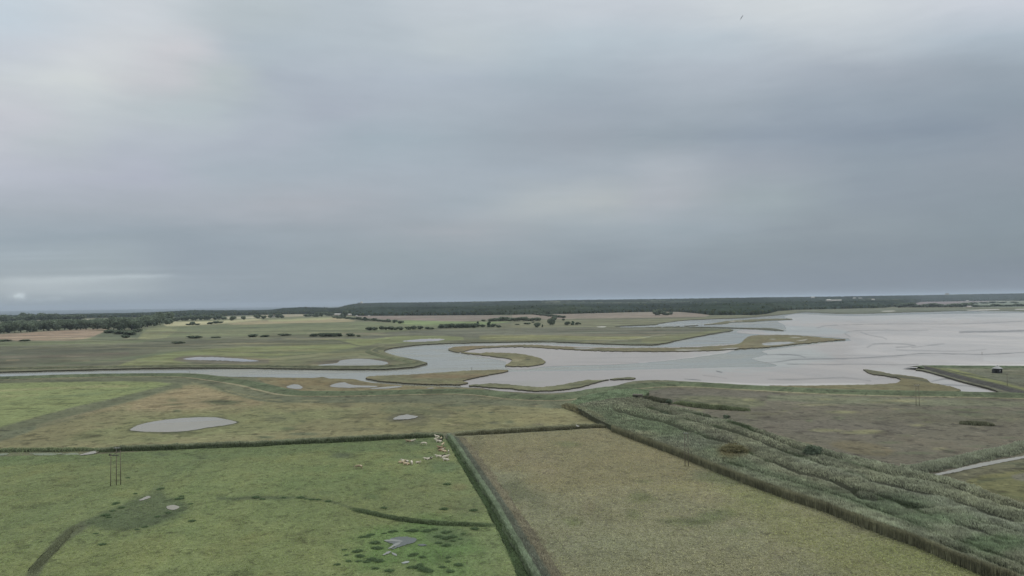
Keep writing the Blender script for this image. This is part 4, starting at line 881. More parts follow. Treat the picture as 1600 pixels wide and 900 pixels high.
def reed_strip(name, line, width, height, rgb, n, zb=.9, jit=.5, top=None, seed=1, wind=(-.15, -.1), tw_=.3, th=.8, kind='stuff', front=None):
    L = smooth(line, 4, False); W = at(L[:, 0], L[:, 1], 1.0)
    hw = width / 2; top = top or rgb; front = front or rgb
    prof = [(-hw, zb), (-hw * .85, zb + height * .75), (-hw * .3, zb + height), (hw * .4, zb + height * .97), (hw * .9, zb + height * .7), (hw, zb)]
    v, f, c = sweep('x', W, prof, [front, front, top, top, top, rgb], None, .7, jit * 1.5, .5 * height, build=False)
    rs = np.random.RandomState(seed)
    nn = len(v) // len(prof)
    tp = np.clip(np.minimum(np.arange(nn), np.arange(nn)[::-1]) / 8.0, 0, 1) ** .6
    tp = np.tile(tp, len(prof))
    v[:, 2] = .7 + (v[:, 2] - .7) * (.1 + .9 * tp)
    Wl = W[:, :2]; D = np.concatenate([[0], np.cumsum(np.linalg.norm(np.diff(Wl, axis=0), axis=1))])
    t = rs.rand(n) ** 1.0 * D[-1]; X = np.interp(t, D, Wl[:, 0]); Y = np.interp(t, D, Wl[:, 1])
    i = np.clip(np.searchsorted(D, t) - 1, 0, len(D) - 2); dd = Wl[i + 1] - Wl[i]; dd /= np.linalg.norm(dd, axis=1)[:, None] + 1e-9
    o = (rs.rand(n) - .5) * width * (1.15 + 1.2 * fbm(X / 5, Y / 5, 3))
    X = X - dd[:, 1] * o; Y = Y + dd[:, 0] * o
    z = zb + height * (1 - np.minimum(np.abs(o / hw), 1) ** 3) * .9 - .1 * height * (np.abs(o) < hw)
    te = np.clip(np.minimum(t, D[-1] - t) / 8.0, 0.05, 1) ** .6
    z = .7 + (z - .7) * te
    z = z + .35 * height * fbm(X / 2.2, Y / 2.2, 3) * 2
    P = np.stack([X, Y, z], 1)
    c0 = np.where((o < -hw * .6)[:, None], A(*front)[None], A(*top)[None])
    cc = c0 * (1 + .6 * (rs.rand(n) - .5))[:, None] * (1 + .5 * fbm(X / 6, Y / 6, 3))[:, None]
    tv = tufts(P, th * min(height, 1.6), tw_, cc, .5, .4, 2, wind)
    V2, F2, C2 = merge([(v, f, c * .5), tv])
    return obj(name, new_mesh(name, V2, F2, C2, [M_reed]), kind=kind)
RD = (80, 84, 68); DGN = (52, 62, 44)
reed_strip('ditch_reeds', [(-420, 728), (-100, 710), (0, 705.5), (100, 704.5), (160, 703.5)], 3, .8, (84, 92, 70), 3000, seed=2)
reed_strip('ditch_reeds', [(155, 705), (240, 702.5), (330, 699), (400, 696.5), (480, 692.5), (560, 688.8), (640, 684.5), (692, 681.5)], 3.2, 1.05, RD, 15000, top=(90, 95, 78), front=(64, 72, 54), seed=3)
reed_strip('ditch_reeds', [(712, 679.5), (760, 677.5), (820, 674), (880, 670.5), (935, 667.5), (958, 668.5)], 3.4, .95, (90, 89, 73), 12000, top=(96, 97, 80), front=(80, 80, 64), seed=4)
reed_strip('ditch_reeds', [(884, 635), (905, 643), (925, 652), (948, 664)], 4.0, 1.5, (92, 92, 74), 4000, front=(88, 86, 68), seed=5)
reed_strip('ditch_reeds', [(905, 637), (925, 645), (948, 657)], 3.0, 1.3, (66, 76, 58), 2500, seed=6)
# ditch between pasture and meadow: nettles with the ditch's shaded side painted in as dark green, pale reed line, brown rough bank
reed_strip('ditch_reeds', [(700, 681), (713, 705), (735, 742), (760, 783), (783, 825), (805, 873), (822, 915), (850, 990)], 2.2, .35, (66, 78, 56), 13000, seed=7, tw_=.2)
reed_strip('ditch_reeds', [(701, 680), (719, 706), (747, 750), (773, 790), (800, 838), (827, 885), (842, 915), (872, 990)], 1.6, .95, (92, 100, 82), 18000, top=(98, 107, 90), front=(82, 92, 72), seed=8, tw_=.16)
reed_strip('bank_undergrowth', [(712, 683), (730, 706), (757, 744), (783, 783), (808, 822), (834, 862), (856, 900), (870, 930), (905, 1000)], 5.0, .5, (104, 101, 84), 24000, top=(106, 103, 88), seed=9, tw_=.2)
reed_strip('bank_undergrowth', [(706, 683), (726, 708), (752, 748), (778, 787), (804, 830), (830, 873), (848, 905), (880, 985)], 3.5, .7, (84, 88, 78), 16000, top=(86, 90, 80), seed=10, tw_=.2)
reed_strip('creek_reeds', [(1412, 733), (1440, 734), (1470, 728), (1500, 722), (1540, 713), (1580, 704), (1620, 695), (1700, 683), (1900, 661)], 6, 1.0, (94, 98, 84), 16000, top=(98, 102, 88), seed=12)
reed_strip('ditch_rushes', [(548, 795), (575, 802), (600, 808), (640, 815), (680, 819), (730, 821), (775, 822)], 1.7, .5, (74, 84, 62), 8000, seed=13, tw_=.2)
reed_strip('ditch_rushes', [(45, 905), (60, 883), (85, 858), (105, 836), (125, 820)], 1.8, .3, (80, 84, 66), 6000, seed=14, tw_=.2)
reed_strip('ditch_rushes', [(1003, 622), (1020, 626), (1035, 628.5), (1048, 628)], 4, 1.4, (62, 64, 52), 2500, seed=15)
reed_strip('ditch_rushes', [(1055, 630), (1085, 635), (1110, 638), (1140, 640), (1172, 641)], 4, 1.1, (78, 84, 64), 3000, seed=16)
reed_strip('ditch_rushes', [(1500, 661), (1525, 663), (1550, 663.5)], 5, 1.0, (70, 72, 58), 1200, seed=17)
# thicket where the ditches meet
THK = [(890, 633), (905, 622), (940, 614), (985, 608), (1015, 612), (1000, 622), (960, 624), (925, 630)]
def thk_h(U, V, X, Y, S=None): return .7 * fbm(X / 5, Y / 5, 3) * 2
tm = region('undergrowth', THK, z=2.0, du=1.2, dv=.7, col=paint((92, 104, 80), [('B', (960, 616, 25, 5), (84, 96, 76), 4, .7)], 2), hfn=thk_h, mat=M_reed, skirt=1.3, edge=1.2)
v1, f1, c1 = mesh_np(tm)
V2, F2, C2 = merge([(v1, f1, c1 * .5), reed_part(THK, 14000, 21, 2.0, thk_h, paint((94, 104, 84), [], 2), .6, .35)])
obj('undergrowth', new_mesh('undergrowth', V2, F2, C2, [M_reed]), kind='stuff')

# ------------------------------------------------------------------ forested hills
xs_ = [-420, 60, 125, 160, 200, 250, 300, 350, 420, 440, 470, 500, 515, 530, 545, 560, 600, 700, 800, 900, 1000, 1060, 1090, 1110, 1180, 1200, 1215, 1240, 1300, 1380, 1410, 1440, 1500, 1600, 2020]
yb_ = [506, 499.5, 497, 496.5, 496, 495.5, 495, 493.5, 491.5, 491, 490.8, 491, 491.5, 492.5, 493, 493.5, 493.4, 492.8, 491.8, 490.2, 487.3, 487.2, 489.7, 492.2, 492.2, 490.0, 486.0, 484.2, 482.8, 481.0, 477.5, 471.6, 470.6, 469.6, 465.2]
yt_ = [502, 497.5, 491.5, 489.5, 489.5, 487.5, 484.6, 484.8, 484.5, 481.5, 479.4, 480.0, 481.0, 480.0, 475.5, 473.5, 472.6, 471.6, 469.8, 468.4, 467.2, 466.5, 466.0, 465.6, 464.4, 464.2, 464.0, 463.7, 463.0, 461.8, 461.3, 461.0, 459.6, 458.0, 453]
dh_ = [800, 800, 900, 900, 900, 900, 900, 900, 900, 900, 800, 700, 700, 1200, 2200, 3600, 4000, 4000, 4000, 4000, 4000, 4000, 4000, 4000, 4000, 4000, 4000, 4000, 4000, 4000, 3500, 1800, 1600, 1600, 1600]
uu = np.arange(-420, 2021, 1.25)
yb = np.interp(uu, xs_, yb_) + .25 * fbm(uu / 9, uu * 0, 3); yt = np.interp(uu, xs_, yt_)
D0 = 47 * F_PX / (yb - hor(uu)); DH = D0 + np.interp(uu, xs_, dh_)
TREE = 14.0
TOP = H - (yt - hor(uu)) / F_PX * DH              # canopy height on the crest
def hill(D, i):
    s = np.clip((D - D0[i]) / (DH[i] - D0[i]), 0, 1)
    g = max(TOP[i] - TREE, 1)
    s2 = np.clip((s - .42) / .58, 0, 1)
    return 1 + (g - 1) * (.34 * np.clip((D - D0[i]) / 480, 0, 1) + .66 * s2 * s2 * (3 - 2 * s2))
nr = 70
dirs = at(uu, hor(uu) + 20, 0)[:, :2]; dirs /= dirs[:, 1:2]          # per unit forward distance
s_ = np.linspace(0, 1, nr) ** 1.5
DD = D0[None] + (DH - D0 + 900)[None] * s_[:, None]
SS = np.clip((DD - D0[None]) / (DH - D0)[None], 0, 1)
G = np.maximum(TOP - TREE, 1)[None]
S2 = np.clip((SS - .42) / .58, 0, 1)
ZG = 1 + (G - 1) * (.34 * np.clip((DD - D0[None]) / 480, 0, 1) + .66 * S2 * S2 * (3 - 2 * S2)) - 3 * np.clip((DD - DH[None]) / 900, 0, 1)
XX = DD * dirs[None, :, 0]; YY = DD * dirs[None, :, 1]
kk = np.clip((DD - D0[None]) / 10, 0, 1)
amp = 1 + (DD / 9000)
ZZ = ZG + kk * (TREE - 3.0 + 2.6 * amp * (2 * fbm(XX / 16, YY / 16, 3)) + 3 * fbm(XX / 70, YY / 90, 3) * 2)
Vh = np.stack([XX.ravel(), YY.ravel(), ZZ.ravel()], 1)
i_ = np.arange(nr * len(uu)).reshape(nr, len(uu))
Fh = np.stack([i_[:-1, :-1].ravel(), i_[:-1, 1:].ravel(), i_[1:, 1:].ravel(), i_[1:, :-1].ravel()], 1)
n_ = fbm(XX / 120, YY / 160, 4).ravel(); n2_ = fbm(XX / 14, YY / 14, 2).ravel()
Ch = A(54, 65, 57)[None] * (1 + 1.3 * n_ + .9 * n2_)[:, None]
warmk = np.clip(fbm(XX / 260 + 50, YY / 400, 3).ravel() * 3, 0, 1)[:, None]
Ch = Ch * (1 - warmk) + Ch * np.array([1.25, 1.15, .9]) * warmk
clr = ((fbm(XX / 420 + 7, YY / 900 + 3, 2) > .17) & (fbm(XX / 900, YY / 130 + 8, 3) > .03) & (DD > D0[None] + 1500)).ravel()
Ch = np.where(clr[:, None], A(112, 114, 96)[None], Ch)
front = np.stack([XX[0], YY[0], np.full(len(uu), .8)], 1)

_ico = None
def blob(n_lat=5, n_lon=8):
    V = [(0, 0, 1)]; 
    for i in range(1, n_lat):
        th = math.pi * i / n_lat
        for j in range(n_lon):
            ph = 2 * math.pi * (j + .5 * (i % 2)) / n_lon
            V.append((math.sin(th) * math.cos(ph), math.sin(th) * math.sin(ph), math.cos(th)))
    V.append((0, 0, -1)); F = []
    for j in range(n_lon): F.append((0, 1 + j, 1 + (j + 1) % n_lon))
    for i in range(n_lat - 2):
        for j in range(n_lon):
            a = 1 + i * n_lon + j; b = 1 + i * n_lon + (j + 1) % n_lon
            F += [(a, a + n_lon, b), (b, a + n_lon, b + n_lon)]
    l = len(V) - 1
    for j in range(n_lon): F.append((l, 1 + (n_lat - 2) * n_lon + (j + 1) % n_lon, 1 + (n_lat - 2) * n_lon + j))
    return np.array(V, float), np.array(F)
BV, BF = blob(); BV2, BF2 = blob(4, 6)
def crown_np(seed, w=10., h=8., z0=1.5, lobes=7, leaves=420, ls=.9, rgb=(66, 80, 58), tall=False):
    """a crown: dark cores of several lobes with many leaf clumps standing off them"""
    rs = np.random.RandomState(seed); V = []; F = []; C = []; o = 0
    for k in range(lobes):
        if k == 0: c = np.array([0, 0, z0 + h * .5]); r = np.array([w * .36, w * .36, h * .42])
        else:
            a = 2 * math.pi * (k + rs.rand() * .6) / (lobes - 1); rr = w * (.18 + .12 * rs.rand())
            c = np.array([math.cos(a) * rr, math.sin(a) * rr, z0 + h * (.25 + .45 * rs.rand())]); r = np.array([w, w, h * 1.1]) * (.17 + .08 * rs.rand())
        if tall: c[:2] *= .6; c[2] = z0 + h * (k + .5) / lobes; r = np.array([w * .4 * (1 - .45 * k / lobes)] * 2 + [h * .2])
        lobe_c = A(*rgb) * (.85 + .4 * rs.rand())
        bv = BV * r * (.84 + .12 * rs.rand(len(BV), 1)) + c
        V.append(bv); F.append(BF + o); C.append(np.tile(lobe_c * .9, (len(bv), 1))); o += len(bv)
        n = leaves // lobes
        d = rs.randn(n, 3); d[:, 2] += .35; d /= np.linalg.norm(d, axis=1)[:, None]
        p = c + d * r * (.92 + .2 * rs.rand(n, 1))
        a1 = rs.randn(n, 3); a1 /= np.linalg.norm(a1, axis=1)[:, None]; a2 = np.cross(d + .6 * rs.randn(n, 3), a1); a2 /= np.linalg.norm(a2, axis=1)[:, None] + 1e-9
        s = ls * (.5 + .8 * rs.rand(n, 1))
        quad = np.stack([p - a1 * s, p - a2 * s * .6, p + a1 * s, p + a2 * s * .7], 1).reshape(-1, 3)
        V.append(quad); ii = np.arange(n) * 4 + o
        F.append(np.concatenate([np.stack([ii, ii + 1, ii + 2], 1), np.stack([ii, ii + 2, ii + 3], 1)])); o += 4 * n
        C.append(np.repeat(lobe_c[None] * (.75 + .6 * rs.rand(n, 1)), 4, 0))
    V = np.concatenate(V); V[:, 2] = np.maximum(V[:, 2], .1)
    return V, np.concatenate(F), np.concatenate(C)
small = [crown_np(100 + i, 11, 10, .6, 4, 64, 1.5) for i in range(6)]
def crown_mass(pts, seed, wr=(.8, 1.3), tints=None):
    rs = np.random.RandomState(seed); out_ = []
    for k, p in enumerate(pts):
        v, f, c = small[rs.randint(6)]
        s = wr[0] + (wr[1] - wr[0]) * rs.rand(); a = rs.rand() * 6.28; ca, sa = math.cos(a) * s, math.sin(a) * s
        vv = np.stack([v[:, 0] * ca - v[:, 1] * sa, v[:, 0] * sa + v[:, 1] * ca, v[:, 2] * s * (.85 + .4 * rs.rand())], 1) + p
        out_.append((vv, f, c * (.55 + .65 * rs.rand()) * np.array([1 + .25 * rs.rand(), 1, 1 - .15 * rs.rand()])))
    return out_
rs = np.random.RandomState(77)
fr_u = np.sort(rs.rand(1100)) * 2300 - 350
pts = []
for u_ in fr_u:
    i = int(np.clip((u_ + 420) / 1.25, 0, len(uu) - 1)); d = D0[i] - 6 + rs.rand() * 30
    pts.append((d * dirs[i, 0], d * dirs[i, 1], hill(d, i) - .3))
for k in range(3600):
    i = rs.randint(0, len(uu)); d = D0[i] + 20 + (DH[i] - D0[i]) * rs.rand() ** 1.6
    pts.append((d * dirs[i, 0], d * dirs[i, 1], hill(d, i) + 2.2))
parts = [(np.vstack([Vh]), [Fh], Ch * .85)] + crown_mass(pts, 5)
sk_n = len(uu); vs = np.vstack([Vh[:sk_n], front]); a_ = np.arange(sk_n - 1)
parts.append((vs, [np.stack([a_, a_ + 1, a_ + 1 + sk_n, a_ + sk_n], 1)], np.vstack([Ch[:sk_n], Ch[:sk_n]])))
V_, F_, C_ = merge(parts)
obj('forest', new_mesh('forest', V_, F_, C_, [M_leaf]), kind='stuff')

# ------------------------------------------------------------------ standing water
def pond(poly, label, name='pond', mat=None, edge=.35, z=None, du=.8, dv=.4, cat='pond'):
    P = np.asarray(poly, float); c = at(P[:, 0].mean(), P[:, 1].mean(), 1.0)
    zz = (float(gz(c[0], c[1])) if c[1] < 640 else 1.0) + .16 if z is None else z
    return obj(name, region(name, poly, z=zz, du=du, dv=dv, mat=mat or M_pond, edge=edge, ewl=6, sk=3), kind='structure')
pond([(203, 671.5), (215, 664.5), (240, 658.5), (270, 654.6), (300, 652.3), (335, 651.8), (347, 654), (371, 659.6), (357, 663.5), (325, 668), (295, 673), (260, 675), (225, 674.5), (208, 673)], '', z=1.12)
pond([(447, 604.6), (456, 601), (466, 601), (473, 605), (470, 607.6), (455, 607)], '', z=1.12)
pond([(515, 603), (524, 599.2), (538, 597.3), (545, 600), (558, 602), (590, 603), (586, 605), (560, 605.2), (540, 605.8), (520, 604.6)], '', z=1.12)
pond([(577, 607.3), (592, 605.5), (615, 603.2), (629, 603.2), (622, 605.4), (600, 607.4)], '', z=1.12)
pond([(666, 606.5), (675, 605.6), (679, 606.3), (672, 607.2)], '', z=1.12, edge=.1)
pond([(614, 655), (621, 650.5), (636, 647.6), (644, 648.6), (653, 651), (646, 653.6), (634, 655.2)], '', edge=.8, z=1.26)
pond([(496, 571), (506, 569), (527, 567.2), (531, 563.5), (545, 561.3), (565, 560.4), (585, 562), (605, 566), (606, 568.5), (590, 571.3), (550, 571.9), (510, 571.8)], '', z=1.08)
M_shal = mud_mat('shallow_mud')
def shallow(poly, z, rgb=(150, 150, 148), amp=.6):
    obj('mud_pool', region('mud_pool', poly, z=z, du=.5, dv=.22, col=paint(rgb, []), mat=M_shal, edge=amp, ewl=4, sk=3), kind='structure')
shallow([(286, 561), (300, 558.5), (325, 557.8), (360, 559.3), (392, 562), (405, 564), (380, 565), (350, 563.4), (318, 562.6), (300, 562.3)], 1.08, (140, 142, 146))
shallow([(628, 533), (650, 530.4), (680, 529.2), (696, 530), (684, 532.6), (650, 534.2)], 1.08, (146, 146, 148))
shallow([(931, 510.8), (940, 510), (948, 510.4), (942, 511.4)], 1.1, (178, 176, 164), .1)
pond([(262, 795), (260, 791.5), (270, 788.8), (281, 792), (273, 796.5)], '', z=1.26)
pond([(217, 782), (224, 777.5), (232, 774.6), (236, 777), (227, 780.5)], '', z=1.26, edge=.6)
pond([(124, 711), (138, 706.5), (152, 703.8), (155, 706), (142, 709.5)], '', z=1.3)
shallow([(604, 846), (612, 841), (628, 838.5), (642, 839), (652, 843), (645, 848), (634, 851), (622, 855), (612, 858), (618, 852)], 1.26, (88, 94, 90), 1.3)
for q_ in ([(599, 844.5), (612, 842.5), (630, 845), (628, 846.6), (612, 845.6)], [(616, 850), (622, 847), (627, 847.5), (620, 852), (612, 856), (606, 857)], [(597, 868), (602, 864), (607, 861.5), (611, 862), (603, 866.5)], [(612, 863), (618, 865), (620, 868), (614, 866)]):
    shallow(q_, 1.28, (128, 132, 126), .9)
shallow([(652, 851.5), (660, 849.5), (668, 851.5), (660, 853)], 1.26, (88, 92, 90), .9)
shallow([(627, 879), (638, 876.5), (640, 878), (630, 880.5)], 1.26, (140, 146, 140), .6)
shallow([(1446, 744.5), (1470, 738.5), (1500, 731), (1540, 722), (1600, 712), (1660, 702), (1660, 706), (1600, 716), (1545, 726.5), (1505, 735), (1470, 742)], 1.12, (132, 132, 124), .8)
M_alg = mud_mat('green_scum')
for dw in ([(-420, 736), (-100, 715), (0, 708.6), (14, 708.4), (10, 711), (0, 711.5), (-100, 718), (-420, 740)], [(46, 708.6), (80, 707.6), (98, 708.2), (84, 710.8), (60, 711)], [(96, 709.6), (118, 707.4), (124, 709.5), (108, 711)]):
    obj('ditch_water', region('ditch_water', dw, z=1.12, du=.8, dv=.35, col=paint((106, 116, 94), []), mat=M_alg, edge=.7, ewl=5), kind='structure')

# ------------------------------------------------------------------ trees
ORD = ['first', 'second', 'third', 'fourth', 'fifth', 'sixth', 'seventh', 'eighth', 'ninth', 'tenth', 'eleventh', 'twelfth', 'thirteenth', 'fourteenth', 'fifteenth', 'sixteenth', 'seventeenth', 'eighteenth', 'nineteenth', 'twentieth', 'twenty-first', 'twenty-second', 'twenty-third', 'twenty-fourth', 'twenty-fifth', 'twenty-sixth', 'twenty-seventh', 'twenty-eighth']
def to_mesh(name, parts, mat):
    V, F, C = merge(parts); return new_mesh(name, V, F, C, [mat], sm=False)
CR = {}
for k in range(5): CR['round%d' % k] = to_mesh('crown', [crown_np(20 + k, 10, 9.4, .3, 9, 560, .8, (90, 100, 84))], M_leaf)
for k in range(3): CR['bush%d' % k] = to_mesh('crown', [crown_np(40 + k, 10, 9.6, -.4, 6, 420, .9, (88, 98, 82))], M_leaf)
for k in range(2): CR['tall%d' % k] = to_mesh('crown', [crown_np(60 + k, 8, 9.2, .8, 6, 460, .7, (72, 86, 70), True)], M_leaf)
def trunk_mesh():
    V = []; F = []
    rings = [(0, .45, 0, 0), (1.2, .33, .05, 0), (3.0, .28, .1, .05), (5.5, .14, .0, .1)]
    for z, r, ox, oy in rings:
        for j in range(7):
            a = 2 * math.pi * j / 7; V.append((ox + r * math.cos(a), oy + r * math.sin(a), z))
    for i in range(3):
        for j in range(7): F.append((i * 7 + j, i * 7 + (j + 1) % 7, (i + 1) * 7 + (j + 1) % 7, (i + 1) * 7 + j))
    for a in (0.4, 2.3, 4.4):      # limbs
        o = len(V); d = (math.cos(a), math.sin(a))
        for z, r, q in ((2.2, .16, .1), (4.8, .06, 1.9)):
            for j in range(4):
                b = math.pi / 2 * j; V.append((d[0] * q + r * math.cos(b), d[1] * q + r * math.sin(b), z))
        for j in range(4): F.append((o + j, o + (j + 1) % 4, o + 4 + (j + 1) % 4, o + 4 + j))
    return new_mesh('trunk', np.array(V), F, None, [M_bark])
TRUNK = trunk_mesh()
ZCACHE = {}
def place_tree(x, yb, wpx, hpx, kind, label, group, name=None, cat=None, rsd=None, z=None):
    z = 1.0 if z is None else z
    p = at(x, yb, z); D = math.hypot(p[0], p[1])
    wm = wpx * 1.3 * D / F_PX; hm = hpx * D / F_PX * (1.3 if kind == 'bush' else 1.1)
    rs = np.random.RandomState(int(x * 13 + yb * 7) % 100000)
    bush = kind == 'bush'
    nm = name or ('bush' if bush else 'tree')
    t = empty(nm, (p[0], p[1], z - .15), label, cat or nm, group, rs.rand() * 6.28)
    base = 10.0 if kind != 'tall' else 8.0
    t.scale = (wm / base, wm / base, hm / 10.0)
    key = kind + str(rs.randint({'round': 5, 'bush': 3, 'tall': 2}[kind]))
    obj('crown', CR[key], t)
    obj('trunk', TRUNK, t)
    return t
def row(items, group, what, where, kind='round', cat=None, name=None):
    items = sorted(items, key=lambda q: q[0]); n = len(items)
    for i, it in enumerate(items):
        k = it[4] if len(it) > 4 else kind
        if n == 1: lab = '%s %s' % (what, where)
        elif i == n - 1 and n > 2: lab = 'rightmost %s %s' % (what, where)
        elif i == 0: lab = 'leftmost %s %s' % (what, where)
        else: lab = '%s %s from the left %s' % (ORD[i], what, where)
        place_tree(it[0], it[1], it[2], it[3], k, lab, group, name, cat)
rs = np.random.RandomState(9)
def jrow(x0, x1, n, yf, w, h, seed, jw=.3, jh=.3, jy=.4, kind='round'):
    r = np.random.RandomState(seed)
    return [(x0 + (x1 - x0) * (i + .5 + .35 * (r.rand() - .5)) / n, yf(x0 + (x1 - x0) * (i + .5) / n) + jy * (r.rand() - .5) * 2, w * (1 + jw * (r.rand() * 2 - 1)), h * (1 + jh * (r.rand() * 2 - 1)), kind) for i in range(n)]
row(jrow(-6, 166, 20, lambda x: np.interp(x, [0, 60, 165], [521.3, 517.2, 513.8]), 13, 12.5, 1, jh=.18), 'trees in the row behind the ploughed field', 'dark tree', 'in the row behind the brown ploughed field')
row(jrow(-5, 165, 17, lambda x: np.interp(x, [0, 60, 165], [514.5, 511.5, 508.3]), 14, 9, 21, jh=.2), 'trees of the second rank behind the ploughed field', 'treetop', 'showing above the row by the brown field')
row(jrow(165, 262, 11, lambda x: np.interp(x, [165, 200, 262], [516, 516.5, 505.5]), 15, 17, 2, jh=.15), 'tall trees of the copse right of the ploughed field', 'tall tree', 'in the copse right of the ploughed field')
row(jrow(150, 240, 8, lambda x: np.interp(x, [150, 240], [508, 503]), 14, 9, 3), 'trees at the back of the copse', 'treetop', 'at the back of the copse by the ploughed field')
row([(172, 520.5, 14, 4.5), (188, 522, 16, 5), (203, 524, 14, 5.5), (196, 528, 9, 4), (214, 519, 12, 4)], 'scrub bushes below the copse', 'scrub bush', 'on the slope below the copse', 'bush')
row([(265, 506.5, 9, 9), (261, 507, 6, 7)], 'trees at the end of the copse', 'round tree', 'standing at the right end of the copse')
row(jrow(0, 128, 15, lambda x: np.interp(x, [0, 128], [503.5, 500.3]), 10, 8.5, 4, jh=.35) + [(87, 501.5, 9, 10), (35, 502.3, 8, 10)], 'trees on the sea horizon', 'far tree', 'silhouetted against the sea at the left')
row(jrow(268, 352, 12, lambda x: np.interp(x, [268, 352], [502, 499.2]), 8, 6, 6, jh=.3), 'hedgerow trees beyond the yellow field', 'hedgerow tree', 'behind the pale yellow field')
row([(294, 508, 7, 2), (301, 508, 7, 5, 'round'), (309, 508, 6, 2.2), (329, 506.5, 8, 3), (337, 505.6, 9, 3.4), (345, 505, 6, 2.6)], 'bushes in the pale yellow field', 'dark bush', 'at the edge of the pale yellow field', 'bush')
row([(364, 501, 8, 7), (380, 499.5, 6, 5.5), (402, 498, 9, 6), (412, 498.5, 7, 5), (423, 496.5, 7, 5), (435, 496.5, 10, 7), (440, 497, 7, 5)], 'trees round the white house', 'tree', 'in the loose group by the small white house')
row([(478, 495.3, 6, 4), (484, 495, 7, 4.5), (491, 495, 7, 4), (497, 495.2, 9, 7.5), (502, 495, 7, 7), (511, 494.3, 8, 6.5), (518, 494, 7, 6)], 'trees left of the farmstead', 'dark tree', 'left of the pale farmstead')
row([(540, 494.6, 8, 9), (534, 495, 6, 5), (524, 496.8, 9, 3.6), (531, 498, 8, 3.4)], 'trees right of the farmstead', 'tree', 'right of the pale farmstead')
row([(536 + 8.2 * i, np.interp(536 + 8.2 * i, [536, 560, 600, 628], [497.4, 499.6, 502.5, 504.3]), 8.5, 2.6 + 1.4 * ((i * 7) % 3 == 0)) for i in range(9)] + [(571, 501, 6, 4.6, 'tall'), (607, 503.5, 7, 5, 'round'), (617, 504.4, 7, 5, 'round'), (626, 505.6, 9, 4.5, 'round')], 'bushes of the hedge below the pink field', 'hedge bush', 'in the slanting hedge left of the pink field', 'bush')
row([(577, 516.2, 9, 5), (585, 516, 8, 4.6), (596, 515.4, 7, 6.5, 'round'), (603, 515.6, 6, 5.4, 'round'), (611, 515.4, 9, 5), (618, 515.6, 6, 4), (625, 515.9, 9, 6, 'round'), (638, 515, 9, 4.5), (647, 514.8, 8, 6.4, 'round'), (657, 514.6, 9, 5.6, 'round'), (668, 514.4, 7, 3.6), (674, 514.6, 7, 3)],
    'trees along the marsh edge left', 'low dark tree', 'in the left marsh-edge line', 'bush')
row([(690 + 7 * i, 512.8 - .1 * i, 10, 5.6 + (i % 3) * .5) for i in range(8)] + [(744, 511.2, 8, 6.2, 'round'), (747, 510.5, 4, 7, 'tall'), (754, 511, 8, 4), (764, 511, 6, 7.4, 'tall'), (771, 511.2, 8, 6, 'round'), (779, 511.6, 7, 3.6)],
    'trees along the marsh edge right', 'low dark tree', 'in the right marsh-edge line', 'bush')
row([(491, 526, 12, 4.6), (505, 525.8, 13, 5), (514, 526, 14, 5.4), (524, 525.8, 13, 5.2), (530, 525.6, 8, 4.6), (547.5, 525.4, 12, 4.4), (560, 526, 6, 2.4)], 'bushes on the green marsh', 'rounded dark bush', 'in the clump on the green marsh', 'bush')
row([(395, 526.5, 12, 3.8), (414, 526.5, 12, 3), (444, 524.5, 16, 3), (304, 528.5, 17, 3.6), (337, 527.8, 12, 1.8), (5, 533.4, 14, 2.4), (39, 533, 11, 2), (278, 536.5, 15, 2.6)], 'low bushes along the far ditch', 'low bush', 'along the ditch left of centre', 'bush')
row([(768 + 7.2 * i, 502 - .05 * i, 11, 4.5 + (i % 4) * .7) for i in range(11)] + [(755, 502, 6, 3), (786, 501.4, 10, 6.6)], 'trees of the small spinney', 'tree', 'in the small spinney below the woods')
row([(822 + 6.4 * i, np.interp(822 + 6.4 * i, [822, 878], [490.2, 496.6]), 9, 3.2) for i in range(10)], 'bushes of the slanting hedge', 'bush', 'in the slanting hedge beside the tan field', 'bush')
row([(824, 506.8, 10, 2.6), (808, 507.6, 7, 1.6), (833, 504, 4, 1.6), (839.5, 511.5, 8.5, 8, 'round'), (847.5, 510.8, 2.4, 3.4, 'tall'), (859, 507.4, 7, 9.5, 'round'), (863.5, 508, 8, 12, 'round'), (866, 500, 7, 6, 'round'), (880.5, 500.8, 4.4, 3.4, 'round'), (886.5, 508.4, 8, 6.2, 'round'), (895, 507.8, 5, 5, 'tall'), (902, 507.2, 6, 3.6), (906.5, 506.6, 3, 2)],
    'scattered trees on the heath', 'scattered tree', 'on the green marsh right of centre', 'bush')
row([(1024, 492.4, 8, 8, 'round'), (1030, 492.6, 9, 9.4, 'round'), (1036, 492.4, 9, 7, 'round'), (1043, 492.6, 7, 3.8), (1048, 492, 6, 5, 'round')], 'trees of the copse in the tan field', 'tree', 'in the dark copse in the tan field', 'bush')
row([(1404 + 9 * i, np.interp(1404 + 9 * i, [1404, 1520], [480.6, 479.6]), 12, [5, 6, 6.5, 4, 3.6, 5, 5.6, 4.4, 3.2, 4.2, 4.8, 4.6, 5.4, 3.4][i]) for i in range(14)], 'trees on the far estuary shore', 'tree', 'on the far shore behind the estuary')
row([(1530 + 8.5 * i, 479.4 - .1 * i, 10, [1.8, 2, 1.8, 3.4, 2.2, 2.4, 2.2, 3.8, 2.6][i]) for i in range(9)], 'trees on the far right shore', 'small tree', 'on the far shore at the right edge')
row([(1521, 474.6, 9, 1.8), (1537, 474.2, 9, 1.7), (1551, 473.8, 8, 2.2), (1566, 473.6, 8, 1.7), (1585, 473.4, 8, 1.7)], 'trees between the far fields', 'distant tree', 'between the far green fields at right', 'bush')
place_tree(1269.5, 717.5, 20, 19, 'bush', 'round dark grey-green bush rising out of the reed bed', None, 'bush', 'bush', z=1.3)
place_tree(1257.5, 701.5, 10, 8, 'bush', 'small dark bush behind the round bush in the reeds', None, 'bush', 'bush', z=1.3)
